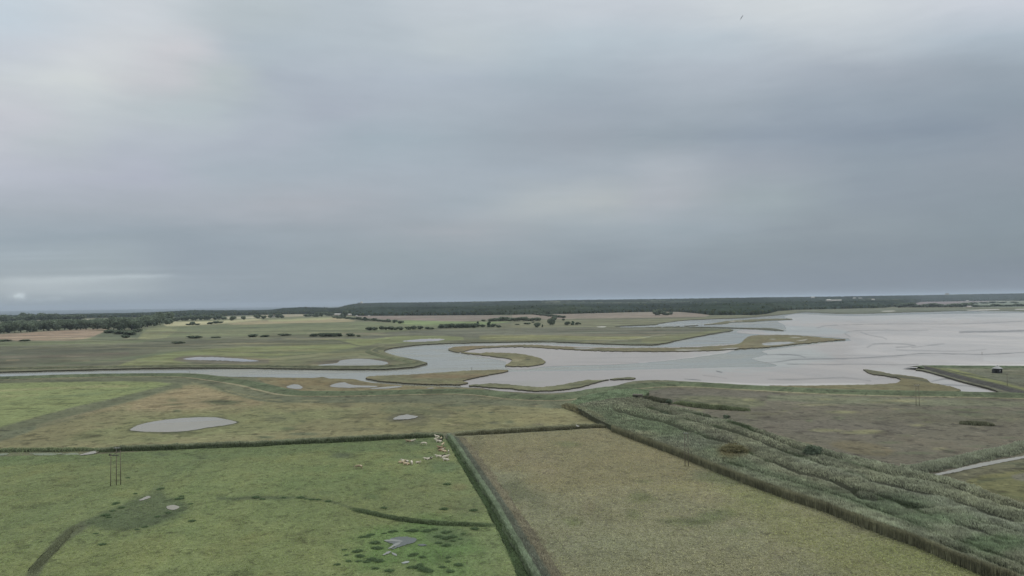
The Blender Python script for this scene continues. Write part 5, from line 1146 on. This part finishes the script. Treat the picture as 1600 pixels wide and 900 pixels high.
b = place_tree(1146, 714, 34, 20, 'bush', 'brownish willow bush in the reeds behind the twin poles', None, 'bush', 'bush', z=1.3)
M_will = veg_mat('willow_leaves', .35, 1.6)
vw, fw, cw = crown_np(71, 10, 8.6, -.2, 7, 700, .6, (96, 94, 70)); 
b.children[0].data = new_mesh('crown', vw, [fw], cw, [M_will], sm=False)
place_tree(1060, 622 + 0, 0.1, .1, 'bush', 'x', None) if False else None
for x, y, w_, h_, lab in [(1135, 653, 9, 4.5, 'small dark bush in the reeds above the willow'), (979, 648.5, 9, 4, 'small dark bush on the rough ground below the shelter'), (1045.5, 631, 9, 6.5, 'grey bush at the end of the dark hollow by the shelter'), (1040, 650, 9, 5.5, 'green bush in the reeds below the shelter'), (1048, 668, 8, 4, 'low dark bush beside the reed channel')]:
    place_tree(x, y, w_, h_, 'bush', lab, 'bushes in the rough ground by the shelter', 'bush', 'bush', z=1.2)

# ------------------------------------------------------------------ rush tussocks in the near pasture
def tussock(seed):
    rs = np.random.RandomState(seed); n = 420
    a = rs.rand(n) * 6.283; r = np.sqrt(rs.rand(n)) * .62
    P = np.stack([r * np.cos(a) * 1.25, r * np.sin(a), np.zeros(n)], 1)
    C = np.tile(A(64, 77, 56), (n, 1)) * (1 + .6 * (rs.rand(n, 1) - .5))
    v, f, c = tufts(P, .5, .07, C, .9, .3, 1)
    top = v[2 * n:3 * n]; top[:, :2] += P[:, :2] * .7
    top[:, 2] *= (1.15 - r / .62 * .5)
    v2 = BV * np.array([.6, .48, .26]) * (.85 + .3 * rs.rand(len(BV), 1)) + np.array([0, 0, .05])
    V, F, Cc = merge([(v, f, c), (v2, BF, np.tile(A(60, 73, 52), (len(v2), 1)))])
    return new_mesh('rush_tussock', V, F, Cc, [M_reed])
TM = [tussock(300 + i) for i in range(4)]
TUS = []
for X_, Y_ in [(175, 20), (455, 320), (500, 315), (530, 300), (565, 370), (560, 410), (590, 415), (310, 425), (420, 440), (325, 470), (440, 480), (345, 520), (430, 520), (540, 505), (500, 525), (600, 520), (250, 548), (570, 580), (685, 600), (640, 288), (710, 272), (740, 270), (830, 270), (870, 262), (890, 268), (990, 270), (1010, 262), (1060, 255), (1090, 315), (1150, 330), (1150, 280), (1180, 275), (1210, 318), (1215, 350), (1275, 335), (1095, 370), (1160, 390), (1140, 85), (870, 475), (895, 465), (960, 488), (940, 550), (860, 572), (900, 575), (930, 570), (970, 592), (1010, 605), (1175, 490), (1175, 525), (1125, 570), (1195, 605), (1260, 552), (1395, 250), (1385, 95), (640, 75), (1300, 290)]:
    TUS.append((480 + X_ / 5.333, 780 + Y_ / 5.333))
TUS += [(698.6, 757), (670.8, 707), (410, 780.5), (400, 778), (443, 778), (470, 778), (478, 780), (487, 781), (497, 781), (200, 747), (212, 772), (252, 764), (248, 765.5), (284, 776), (281, 780), (298, 788), (178, 789), (182, 787), (176, 799), (190, 794), (170, 809), (165, 806), (150, 834), (160, 851), (300, 815), (263, 802), (246, 808), (226, 824), (214, 828)]
def tus_label(x, y):
    if abs(x - 640) < 75 and y > 825: return 'dark green rush tussock in the ring round the muddy pool'
    return None
for i, (x, y) in enumerate(TUS):
    p = at(x, y, 1.1)
    ring = 520 < x < 730 and y > 825
    r_ = np.random.RandomState(i)
    o = obj('rush_tussock', TM[i % 4], None, (p[0], p[1], float(gz(p[0], p[1])) + .08))
    sc = .45 + .5 * r_.rand(); o.scale = (sc * 1.15, sc, sc); o.rotation_euler = (0, 0, (r_.rand() - .5) * .8)
    o['category'] = 'tussock'
    if ring: o['label'] = 'dark rush tussock near the muddy pool, one of many alike'; o['group'] = 'rush tussocks round the muddy pool'
    elif x < 330: o['label'] = 'dark rush tussock along the damp hollow, one of many alike'; o['group'] = 'rush tussocks along the damp hollow'
    elif abs(x - 698.6) < 1: o['label'] = 'lone dark tussock below the cattle near the ditch'
    elif abs(x - 670.8) < 1: o['label'] = 'dark tussock in the middle of the cattle herd'
    else: o['label'] = 'dark rush tussock on the open pasture, one of several alike'; o['group'] = 'rush tussocks on the open pasture'

# ------------------------------------------------------------------ generic mesh parts
def box(cx, cy, cz, sx, sy, sz):
    V = np.array([(cx + a * sx / 2, cy + b * sy / 2, cz + c * sz / 2) for c in (-1, 1) for b in (-1, 1) for a in (-1, 1)])
    F = np.array([(0, 2, 3, 1), (4, 5, 7, 6), (0, 1, 5, 4), (2, 6, 7, 3), (0, 4, 6, 2), (1, 3, 7, 5)])
    return V, F
def tube(p0, p1, r0, r1=None, n=8):
    p0 = np.array(p0, float); p1 = np.array(p1, float); r1 = r0 if r1 is None else r1
    d = p1 - p0; d /= np.linalg.norm(d); a = np.cross(d, [0, 0, 1.0] if abs(d[2]) < .9 else [1.0, 0, 0]); a /= np.linalg.norm(a); b = np.cross(d, a)
    V = [p + r * (math.cos(t) * a + math.sin(t) * b) for p, r in ((p0, r0), (p1, r1)) for t in np.arange(n) * 2 * math.pi / n]
    F = [(i, (i + 1) % n, n + (i + 1) % n, n + i) for i in range(n)] + [tuple(range(n))[::-1], tuple(range(n, 2 * n))]
    return np.array(V), F
def part(name, shapes, mat, parent, label=None, sm=False):
    V = []; F = []; o = 0
    for v, f in shapes:
        V.append(v); F += [tuple(int(q) + o for q in ff) for ff in f]; o += len(v)
    x = obj(name, new_mesh(name, np.concatenate(V), F, None, [mat], sm=sm), parent)
    if label: x['label'] = label
    return x
M_pole = solid_mat('creosoted_wood', A(120, 114, 100), .9, .1, .2)
M_metal = solid_mat('galvanised_steel', A(168, 170, 166), .5, .5, .1)
M_dkmetal = solid_mat('dull_steel', A(80, 80, 74), .6, .4, .1)
M_porc = solid_mat('insulator', A(70, 52, 44), .3, .5, .1)

def hpole(x, y, legs, hgt, arm_px, label, name='power_pole', rz=0.0, armz=.0, lower=False):
    p = at(x, y, 1.1); z0 = float(gz(p[0], p[1])) if p[1] < 420 else 1.0
    t = empty(name, (p[0], p[1], z0), label, 'power pole', 'wooden power poles crossing the marsh', rz)
    for ox, oy, h in legs: part('pole', [tube((ox, oy, -.3), (ox * .92, oy * .92, h), .11, .08)], M_pole, t, sm=True)
    a0, a1 = arm_px
    part('crossarm', [box((a0 + a1) / 2, 0, hgt + .05, a1 - a0, .16, .16)], M_metal, t, 'pale galvanised crossarm')
    for k in range(3):
        xx = a0 + (a1 - a0) * (.06 + .44 * k)
        part('insulator', [tube((xx, 0, hgt + .13), (xx, 0, hgt + .5), .08, .05)], M_porc, t, sm=True)
    part('brace', [tube((legs[0][0], 0, hgt - 1.9), (legs[-1][0], 0, hgt - .5), .05)], M_dkmetal, t)
    if lower: part('switch_arm', [box(-.4, -.35, hgt - 1.8, 2.6, .2, .22), box(-1.5, -.35, hgt - 1.6, .3, .3, .4)], M_dkmetal, t, 'dark lower arm with switchgear')
    return t
hpole(181.5, 758.5, [(-.9, -1.0, 8.6), (0.05, 0, 9.9), (.95, .45, 9.2)], 9.9, (-.55, 1.1), 'three-legged wooden power pole standing in the left pasture', lower=True)
hpole(1073, 729, [(-.45, .2, 9.6), (.5, -.2, 9.4)], 9.5, (-.8, .6), 'twin wooden power pole at the far edge of the tan meadow', rz=-.25)
hpole(1434, 634, [(-.7, 0, 9.0), (.7, 0, 9.0)], 9.0, (-1.2, 1.2), 'faint twin power pole in the grey moor below the spit')
t = empty('power_pole', tuple(at(1574, 605.5, 1.5)), 'thin single pole on the green bank below the black hut', 'power pole', 'wooden power poles crossing the marsh')
part('pole', [tube((0, 0, -.4), (0, 0, 7.2), .13, .09)], M_pole, t, sm=True)
part('crossarm', [box(0, 0, 6.8, 1.2, .1, .1)], M_dkmetal, t)
part('insulator', [tube((-.5, 0, 6.85), (-.5, 0, 7.1), .06)], M_porc, t); part('insulator', [tube((.5, 0, 6.85), (.5, 0, 7.1), .06)], M_porc, t)
# small navigation posts
for x, y, lab in [(296.5, 584.2, 'short post at the near river bank left of the bend'), (737, 578.5, 'thin withy post at the river edge of the triangular marsh'), (1534.5, 554, 'dark marker post standing on the mudflat at right')]:
    p = at(x, y, .2); t = empty('marker_post', tuple(p), lab, 'marker post')
    part('post', [tube((0, 0, -.5), (0, 0, 1.8), .16, .13)], M_pole, t); part('cap', [tube((0, 0, 1.8), (0, 0, 2.1), .24, .1)], M_dkmetal, t)

# ------------------------------------------------------------------ black hut on the spit
M_tar = solid_mat('tarred_boards', A(62, 64, 66), .8, .25, .2, 1.5)
M_roof = solid_mat('pale_sheet_roof', A(158, 160, 158), .6, .3, .15, 1.0)
M_dark = solid_mat('dark_opening', A(34, 36, 36), .9, .1, .1)
p = at(1558.5, 582.5, 1.0)
t = empty('hut', (p[0], p[1], .95), 'black boarded hut with pale pyramid roof on the right-hand spit', 'hut', None, .55)
W2 = 1.9
part('wall', [box(0, 0, 1.35, 2 * W2, 2 * W2, 2.7)] + [box(sx * (W2 + .03), 0, .35 + .45 * k, .05, 2 * W2, .04) for sx in (-1, 1) for k in range(5)] + [box(0, -(W2 + .03), .35 + .45 * k, 2 * W2, .05, .04) for k in range(5)], M_tar, t)
Vr = np.array([(-2.3, -2.3, 2.68), (2.3, -2.3, 2.68), (2.3, 2.3, 2.68), (-2.3, 2.3, 2.68), (-2.3, -2.3, 2.8), (2.3, -2.3, 2.8), (2.3, 2.3, 2.8), (-2.3, 2.3, 2.8), (0, 0, 4.5)], float) * np.array([.98, .98, 1])
rf = part('roof', [(Vr, [(0, 3, 2, 1), (0, 1, 5, 4), (1, 2, 6, 5), (2, 3, 7, 6), (3, 0, 4, 7), (4, 5, 8), (5, 6, 8), (6, 7, 8), (7, 4, 8)])], M_roof, t)
part('vent', [box(0, 0, 4.45, .4, .4, .4), ], M_dkmetal, rf)
part('door', [box(.9, -(W2 + .06), 1.0, .9, .08, 2.0)], M_dark, t); part('shutter', [box(-1.1, -(W2 + .06), 1.5, .9, .08, .7)], M_roof, t, 'grey shutter')
part('porch', [box(-W2 - .6, .8, .9, 1.2, 1.8, 1.8), box(-W2 - .65, .8, 1.85, 1.4, 2.0, .1)], M_tar, t)

# ------------------------------------------------------------------ brick shelter in the rough ground
M_conc = solid_mat('weathered_concrete', A(100, 98, 88), .9, .2, .25, 1.2)
p = at(996.5, 624.6, 1.2)
t = empty('pillbox', (p[0], p[1], 1.1), 'small concrete pillbox with a black opening in the rough ground', 'pillbox', None, -.35)
part('wall', [box(-1.9, 0, 1.15, .35, 3.0, 2.3), box(1.2, 0, 1.15, 1.9, 3.0, 2.3), box(-.75, 1.35, 1.15, 2.0, .3, 2.3), box(-.75, -1.4, 2.15, 2.0, .2, .3)], M_conc, t)
part('opening', [box(-.75, -.9, 1.0, 1.98, .1, 2.0)], M_dark, t)
part('roof', [box(0, 0, 2.46, 4.6, 3.4, .3), box(0, 0, 2.66, 4.0, 2.9, .12)], M_conc, t)

# ------------------------------------------------------------------ gate where the ditches meet
p = at(701, 684, 1.2)
t = empty('gate', (p[0], p[1], 1.15), 'pale weathered gate where the ditches meet above the cattle', 'gate', None, .9)
M_pale = solid_mat('bleached_wood', A(150, 150, 138), .9, .1, .15)
for sx in (-1.1, 1.1): part('post', [tube((sx, 0, -.3), (sx, 0, 1.5), .11)], M_pale, t)
part('rail', [box(0, 0, .45 + .3 * k, 2.2, .06, .1) for k in range(4)] , M_pale, t)

# ------------------------------------------------------------------ far buildings
M_white = solid_mat('white_render', A(196, 194, 186), .8, .2, .1, .2); M_cream = solid_mat('cream_wall', A(176, 164, 148), .8, .2, .1, .2)
M_tile = solid_mat('roof_tiles', A(112, 96, 86), .8, .2, .2, .3); M_slate = solid_mat('slate', A(120, 124, 126), .6, .3, .1, .3); M_wroof = solid_mat('pale_roof', A(186, 186, 178), .6, .3, .1, .2)
def house(x, y, wpx, hpx, wall, roof, label, cat='house', name='house', z=1.0, dep=.6, rz=0.0, group=None, D=None, flat=False):
    if D is None:
        p = at(x, y, z)
    else:
        d = FN + RN * ((x - 800) / F_PX) + UN * ((450 - y) / F_PX); p = d * (D / d[1]) + np.array([0, 0, H])
    Dd = math.hypot(p[0], p[1]); w_ = wpx * Dd / F_PX; h_ = hpx * Dd / F_PX; dd = w_ * dep
    t = empty(name, (p[0], p[1], p[2] - .2), label, cat, group, rz)
    e = h_ * (.96 if flat else .58)
    part('wall', [box(0, 0, e / 2, w_, dd, e)], wall, t)
    if flat: part('roof', [box(0, 0, e + h_ * .02, w_ * 1.04, dd * 1.06, h_ * .05)], roof, t)
    else:
        V = np.array([(-.54 * w_, -.56 * dd, e), (.54 * w_, -.56 * dd, e), (.54 * w_, .56 * dd, e), (-.54 * w_, .56 * dd, e), (-.5 * w_, 0, h_), (.5 * w_, 0, h_)])
        r = part('roof', [(V, [(0, 3, 2, 1), (0, 1, 5, 4), (2, 3, 4, 5), (0, 4, 3), (1, 2, 5)])], roof, t)
        part('chimney', [box(.3 * w_, 0, h_, w_ * .08, w_ * .08, h_ * .3)], M_tile, r)
    for k in range(3):
        part('window', [box((-.32 + .32 * k) * w_, -dd * .5 - .05, e * .6, w_ * .1, .08, e * .3)], M_dark, t)
    return t
house(527, 493.2, 10, 3.4, M_cream, M_wroof, 'long pale barn of the farmstead among dark trees', 'barn', 'barn', rz=.1)
house(531.5, 494.0, 3.2, 3.6, M_white, M_wroof, 'white gabled house in front of the long pale barn')
house(546, 493.4, 6, 3.2, M_cream, M_wroof, 'pale cottage just right of the farmstead tree')
house(557.5, 494.4, 3, 1.6, M_white, M_wroof, 'tiny white building at the left end of the dark woods')
house(576.5, 494, 3, 1.3, M_white, M_wroof, 'tiny white building under the woods above the pink field')
house(427.5, 495.8, 5.5, 4.2, M_white, M_tile, 'small white house with a reddish roof among trees')
house(17, 503.0, 4, 4.2, M_cream, M_tile, 'brown-roofed house beside the trees at the far left')
house(10.5, 502.6, 3, 3.4, M_cream, M_tile, 'leftmost brown-roofed house on the sea horizon')
house(145, 507.8, 4, 2.6, M_white, M_wroof, 'white house peeping over the tree row left of the copse')
GH = 'pale low sheds beyond the copse'
for i, (x, w_) in enumerate([(139.5, 7), (151, 5), (157, 4), (166, 6), (181, 4)]):
    house(x, 502.6, w_, 2.4, M_white, M_wroof, ['leftmost long pale shed above the copse', 'second pale shed from the left above the copse', 'middle pale shed of the five above the copse', 'fourth pale shed from the left above the copse', 'rightmost pale shed of the five above the copse'][i], 'shed', 'shed', group=GH, dep=.4)
# on the far wooded hills
def on_hill(x, f):
    i = int((x + 420) / 1.25); d = D0[i] + f * (DH[i] - D0[i]); return d, hill(d, i)
def hill_house(x, f, w_m, h_m, label, wall=M_white, roof=M_wroof, flat=False, cat='house', name='house'):
    d, z = on_hill(x, f); i = int((x + 420) / 1.25)
    px = F_PX / (d * math.hypot(1, dirs[i, 0]))
    v = float(hor(x)) + (H - (z + TREE - 1)) * F_PX / d
    return house(x, v, w_m * px, h_m * px, wall, roof, label, cat, name, z=z + TREE - 1, flat=flat)
hill_house(1270, .75, 30, 12, 'white house high on the wooded hill right of centre')
hill_house(1295, .22, 26, 11, 'white house low in the dark woods above the estuary')
hill_house(1305, .26, 44, 8, 'long pale house right of the low white one in the woods')
hill_house(1335, .62, 22, 10, 'leftmost white house of the pair on the upper wooded hill')
hill_house(1344, .62, 26, 8, 'rightmost pale house of the pair on the upper wooded hill')
hill_house(1364, .35, 18, 9, 'small white house on the middle of the wooded slope')
hill_house(1313, .4, 16, 8, 'tiny white house above the long pale one in the woods')
house(1421, 472.4, 3, 1.8, M_white, M_wroof, 'white house at the left end of the far purple field')
house(1511.5, 471.4, 3, 1.8, M_white, M_wroof, 'white house behind the far purple field')
house(1514, 480.2, 5, 2.0, M_cream, M_wroof, 'cream house among the trees on the far estuary shore')
hill_house(1480, .95, 36, 20, 'pale block building standing on the skyline at right', flat=True, cat='building', name='block_building')
house(853.5, 472.5 + 0, 2, 1, M_white, M_wroof, 'white speck of a house on the far hill in the centre', z=hill(on_hill(853, .5)[0], int((853 + 420) / 1.25)) + 14)
# white dome on the hill
d, z = on_hill(565, 1.06); p = at(565, 470, 0); p = np.array([d * dirs[int(985 / 1.25), 0], d, z])
t = empty('domed_building', (p[0], p[1], p[2]), 'large white dome on a block building on the far skyline', 'domed building')
rD = 13.5
Vd = []; Fd = []
for i in range(8):
    th = math.pi / 2 * i / 7
    for j in range(20): Vd.append((rD * math.cos(th) * math.cos(j * math.pi / 10), rD * math.cos(th) * math.sin(j * math.pi / 10), 18 + rD * math.sin(th)))
for i in range(7):
    for j in range(20): Fd.append((i * 20 + j, i * 20 + (j + 1) % 20, (i + 1) * 20 + (j + 1) % 20, (i + 1) * 20 + j))
part('dome', [(np.array(Vd), Fd), tube((0, 0, 0), (0, 0, 18), rD, rD, 20)], M_white, t, sm=True)
part('block', [box(-22, 0, 9, 26, 30, 18)], M_slate, t, 'grey block at the foot of the dome')

# ------------------------------------------------------------------ cattle
def skin(name, verts, edges, mats, root=0, sub=2):
    me = bpy.data.meshes.new(name); me.from_pydata([v[:3] for v in verts], edges, [])
    o = bpy.data.objects.new(name, me); COL.objects.link(o)
    o.modifiers.new('s', 'SKIN'); sv = me.skin_vertices[0].data
    for i, v in enumerate(verts):
        sv[i].radius = (v[3], v[4] if len(v) > 4 else v[3]); sv[i].use_root = i == root
    m = o.modifiers.new('d', 'SUBSURF'); m.levels = sub; m.render_levels = sub
    dg = bpy.context.evaluated_depsgraph_get(); ev = o.evaluated_get(dg)
    nm = bpy.data.meshes.new_from_object(ev, preserve_all_data_layers=False, depsgraph=dg)
    bpy.data.objects.remove(o); bpy.data.meshes.remove(me)
    nm.name = name; nm.materials.clear()
    for q in mats: nm.materials.append(q)
    nm.polygons.foreach_set('use_smooth', np.ones(len(nm.polygons), bool))
    return nm
def cow_mesh(pose):
    if pose == 'lie':
        v = [(0, 0, .52, .36, .34), (.45, 0, .56, .38, .36), (-.45, 0, .52, .37, .33), (-.85, 0, .45, .28, .27), (.85, 0, .62, .3, .3), (1.15, 0, .85, .18, .2), (1.38, 0, 1.05, .15, .15), (1.65, .02, .92, .1, .1), (1.78, .03, .86, .08, .08),
             (1.33, .22, 1.1, .05, .03), (1.33, -.22, 1.1, .05, .03),
             (.75, .3, .3, .13), (1.1, .36, .13, .08), (.8, .45, .08, .06), (.75, -.3, .3, .13), (1.15, -.3, .13, .08), (.85, -.42, .08, .06),
             (-.65, .38, .32, .2), (-.2, .55, .16, .1), (-.55, .62, .08, .07), (-.65, -.34, .3, .18), (-.2, -.48, .14, .1), (-.6, -.55, .08, .07), (-1.1, .05, .4, .05), (-1.15, .2, .12, .04)]
        e = [(0, 1), (0, 2), (2, 3), (1, 4), (4, 5), (5, 6), (6, 7), (7, 8), (6, 9), (6, 10), (4, 11), (11, 12), (12, 13), (4, 14), (14, 15), (15, 16), (2, 17), (17, 18), (18, 19), (2, 20), (20, 21), (21, 22), (3, 23), (23, 24)]
    else:
        hd = [(1.2, 0, .95, .17, .2), (1.45, 0, .55, .14, .15), (1.58, 0, .22, .09, .1), (1.6, 0, .12, .08, .07)] if pose == 'graze' else [(1.15, 0, 1.3, .18, .2), (1.4, 0, 1.48, .15, .15), (1.65, 0, 1.36, .1, .1), (1.78, 0, 1.3, .08, .08)]
        ex = hd[1][:3]
        v = [(0, 0, .98, .36, .34), (.45, 0, 1.0, .36, .35), (-.45, 0, 1.02, .35, .33), (-.85, 0, 1.08, .26, .26), (.82, 0, 1.08, .28, .29)] + hd + [(ex[0] - .03, .2, ex[2] + .06, .05, .03), (ex[0] - .03, -.2, ex[2] + .06, .05, .03),
             (.78, .2, .72, .13), (.76, .2, .4, .075), (.78, .2, .04, .06), (.86, -.2, .72, .13), (.9, -.2, .4, .075), (.88, -.2, .04, .06),
             (-.8, .22, .76, .18), (-.9, .22, .42, .08), (-.84, .22, .04, .06), (-.72, -.22, .76, .18), (-.8, -.22, .42, .08), (-.72, -.22, .04, .06), (-1.13, 0, 1.0, .045), (-1.17, 0, .5, .035)]
        e = [(0, 1), (0, 2), (2, 3), (1, 4), (4, 5), (5, 6), (6, 7), (7, 8), (6, 9), (6, 10), (4, 11), (11, 12), (12, 13), (4, 14), (14, 15), (15, 16), (3, 17), (17, 18), (18, 19), (3, 20), (20, 21), (21, 22), (3, 23), (23, 24)]
    return skin('cow', v, e, [])
CM = {k: cow_mesh(k) for k in ('lie', 'graze', 'stand')}
def hide(name, c1, c2, thr):
    m = bpy.data.materials.new(name); m.use_nodes = True; t = NT(m.node_tree)
    n = t.noise(t.n('ShaderNodeTexCoord').outputs['Object'], 1.3, 2, .4, dist=.4)
    k = t.m('MULTIPLY', t.m('SUBTRACT', n, thr), 30, clamp=True)
    p = t.n('ShaderNodeBsdfPrincipled'); t.link(t.mixc(k, c1, c2), p.inputs['Base Color']); p.inputs['Roughness'].default_value = .9
    o = t.n('ShaderNodeOutputMaterial'); t.link(p.outputs[0], o.inputs[0]); return m
HC = {'white': hide('white_hide', A(205, 198, 180), A(190, 178, 155), .55), 'cream': hide('cream_hide', A(190, 172, 140), A(200, 190, 165), .5), 'tan': hide('tan_hide', A(152, 138, 112), A(200, 185, 160), .56),
      'pied': hide('pied_hide', A(200, 194, 178), A(60, 54, 48), .5), 'orange': hide('ginger_hide', A(150, 128, 104), A(140, 118, 94), .5), 'dark': hide('dark_hide', A(58, 54, 46), A(72, 64, 52), .5), 'brown': hide('red_brown_white_hide', A(150, 126, 104), A(205, 196, 178), .54)}
CATTLE = [  # x, y of the feet, pose, hide, heading, size, label
    (683.5, 685.2, 'stand', 'white', 2.6, 1.0, 'white cow standing highest in the corner by the ditch reeds'),
    (687.3, 688.2, 'lie', 'dark', .2, 1.0, 'dark brown cow between the white cows in the top corner'),
    (680.8, 686.6, 'lie', 'white', .5, .8, 'small white cow left of the dark one in the top corner'),
    (686.3, 690.8, 'lie', 'white', 3.0, 1.1, 'large white cow lying just below the dark brown cow'),
    (689.2, 687.6, 'stand', 'cream', 1.6, .8, 'cream cow standing right of the dark brown cow'),
    (638.6, 690.4, 'lie', 'tan', 3.1, 1.0, 'tan cow lying at the far left under the ditch reeds'),
    (643.6, 690.0, 'lie', 'white', .1, .9, 'white-faced cow lying beside the tan one under the reeds'),
    (663.0, 695.6, 'graze', 'white', 2.9, 1.0, 'white cow grazing between the reeds and the herd'),
    (691.6, 697.0, 'stand', 'cream', 1.2, .9, 'cream calf above the ginger cow near the ditch'),
    (688.4, 700.4, 'lie', 'orange', 3.0, 1.0, 'ginger cow lying in the middle of the right-hand line'),
    (689.4, 704.6, 'lie', 'brown', .3, 1.1, 'brown and white cow lying just below the ginger cow'),
    (694.2, 706.2, 'lie', 'cream', 2.8, .9, 'cream cow lying right of the brown and white cow'),
    (701.0, 708.0, 'stand', 'pied', 1.7, .7, 'small pied calf nearest the ditch bank'),
    (686.0, 714.2, 'lie', 'white', 3.3, .95, 'white cow lying left of the lowest white pair'),
    (690.8, 713.4, 'lie', 'dark', .4, .85, 'dark cow lying between the lower white cows'),
    (695.4, 715.4, 'lie', 'white', .2, 1.15, 'large white cow of the lowest pair by the ditch'),
    (697.4, 719.6, 'lie', 'white', 3.1, 1.0, 'lowest white cow of the right-hand line'),
    (666.8, 718.0, 'lie', 'white', 3.0, .8, 'white calf lying between the two groups of cattle'),
    (670.8, 717.4, 'lie', 'pied', .2, .8, 'dark and white calf beside the lone white calf'),
    (627.0, 723.6, 'lie', 'cream', .0, 1.0, 'cream cow at the left end of the left group'),
    (633.6, 722.4, 'lie', 'pied', 3.1, 1.1, 'pied cow lying at the back of the left group'),
    (635.4, 726.4, 'lie', 'cream', 2.9, 1.05, 'cream cow lying at the front of the left group'),
    (643.2, 725.4, 'graze', 'white', -1.3, 1.0, 'white cow grazing at the right of the left group'),
    (652.8, 723.8, 'lie', 'white', -.5, .85, 'small white cow alone just right of the left group'),
    (561.0, 733.0, 'graze', 'tan', 2.9, 1.1, 'lone tan cow grazing in the open pasture'),
]
used_mesh = {}
for x, y, pose, hid, rz, sc, lab in CATTLE:
    p = at(x, y, 1.1)
    key = (pose, hid)
    if key not in used_mesh:
        m_ = CM[pose].copy(); m_.materials.clear(); m_.materials.append(HC[hid]); used_mesh[key] = m_
    o = obj('cow', used_mesh[key], None, (p[0], p[1], float(gz(p[0], p[1])) + .09), lab, 'cow', 'cattle resting in the corner of the pasture' if x > 600 else None)
    o.rotation_euler = (0, 0, rz); o.scale = (sc * .85, sc * .85, sc * .85)

# white bird by the ditch, gull overhead
M_feather = solid_mat('white_feathers', A(214, 214, 208), .8, .2, .05); M_gull = solid_mat('grey_feathers', A(112, 114, 118), .8, .2, .1)
sw = skin('swan', [(0, 0, .32, .24, .2), (-.35, 0, .34, .16, .13), (-.6, 0, .42, .05, .04), (.3, 0, .4, .16, .16), (.48, 0, .62, .07), (.46, 0, .9, .055), (.56, 0, 1.05, .07), (.72, 0, 1.0, .03), (-.1, .2, .36, .12, .14), (-.1, -.2, .36, .12, .14)], [(0, 1), (1, 2), (0, 3), (3, 4), (4, 5), (5, 6), (6, 7), (0, 8), (0, 9)], [M_feather])
p = at(902.5, 666.6, 2.0)
o = obj('swan', sw, None, (p[0], p[1] - .5, 1.9), 'white swan resting on the ditch reeds above the tan meadow', 'swan'); o.rotation_euler = (0, 0, 2.6); o.scale = (1.2, 1.2, 1.0)
gu = skin('gull', [(0, 0, 0, .075, .07), (.14, 0, .01, .05), (.22, 0, .02, .035), (.29, 0, .01, .012), (-.16, 0, 0, .045), (-.27, 0, 0, .06, .012),
                   (.03, .16, .05, .02, .075), (.02, .34, .08, .015, .06), (-.06, .55, .04, .01, .03), (-.12, .66, .0, .006, .012),
                   (.03, -.16, .05, .02, .075), (.02, -.34, .08, .015, .06), (-.06, -.55, .04, .01, .03), (-.12, -.66, .0, .006, .012)],
          [(0, 1), (1, 2), (2, 3), (0, 4), (4, 5), (0, 6), (6, 7), (7, 8), (8, 9), (0, 10), (10, 11), (11, 12), (12, 13)], [M_gull])
d = FN + RN * ((1158.5 - 800) / F_PX) + UN * ((450 - 27) / F_PX)
p = d * 165 + np.array([0, 0, H])
o = obj('gull', gu, None, tuple(p), 'lone gull banking high in the grey sky', 'gull')
R_ = Matrix((Vector((0, 1, 0)), (Rv * .5 + Uv * .86).normalized() * -1, Vector((0, 0, 0)))).transposed()
xa = Vector(d).normalized(); ya = (Rv * .52 + Uv * .85); ya = (ya - xa * ya.dot(xa)).normalized(); za = xa.cross(ya)
o.matrix_world = Matrix.Translation(Vector(p)) @ Matrix((xa, ya, za)).transposed().to_4x4()

# ------------------------------------------------------------------ the air
hm = bpy.data.materials.new('haze'); hm.use_nodes = True
ht = NT(hm.node_tree)
pv = ht.n('ShaderNodeVolumePrincipled')
pv.inputs['Color'].default_value = (.66, .77, .88, 1); pv.inputs['Density'].default_value = HAZE; pv.inputs['Density Attribute'].default_value = ''
pv.inputs['Anisotropy'].default_value = .2
ho = ht.n('ShaderNodeOutputMaterial'); ht.link(pv.outputs[0], ho.inputs['Volume'])
vb, fb = box(0, 14000, 105, 72000, 44000, 212)
vb[:, 2] = np.where(vb[:, 2] < 0, -2.0, 215.0)
obj('haze', new_mesh('haze', vb, [fb], None, [hm], sm=False), kind='stuff')
bpy.context.view_layer.update()
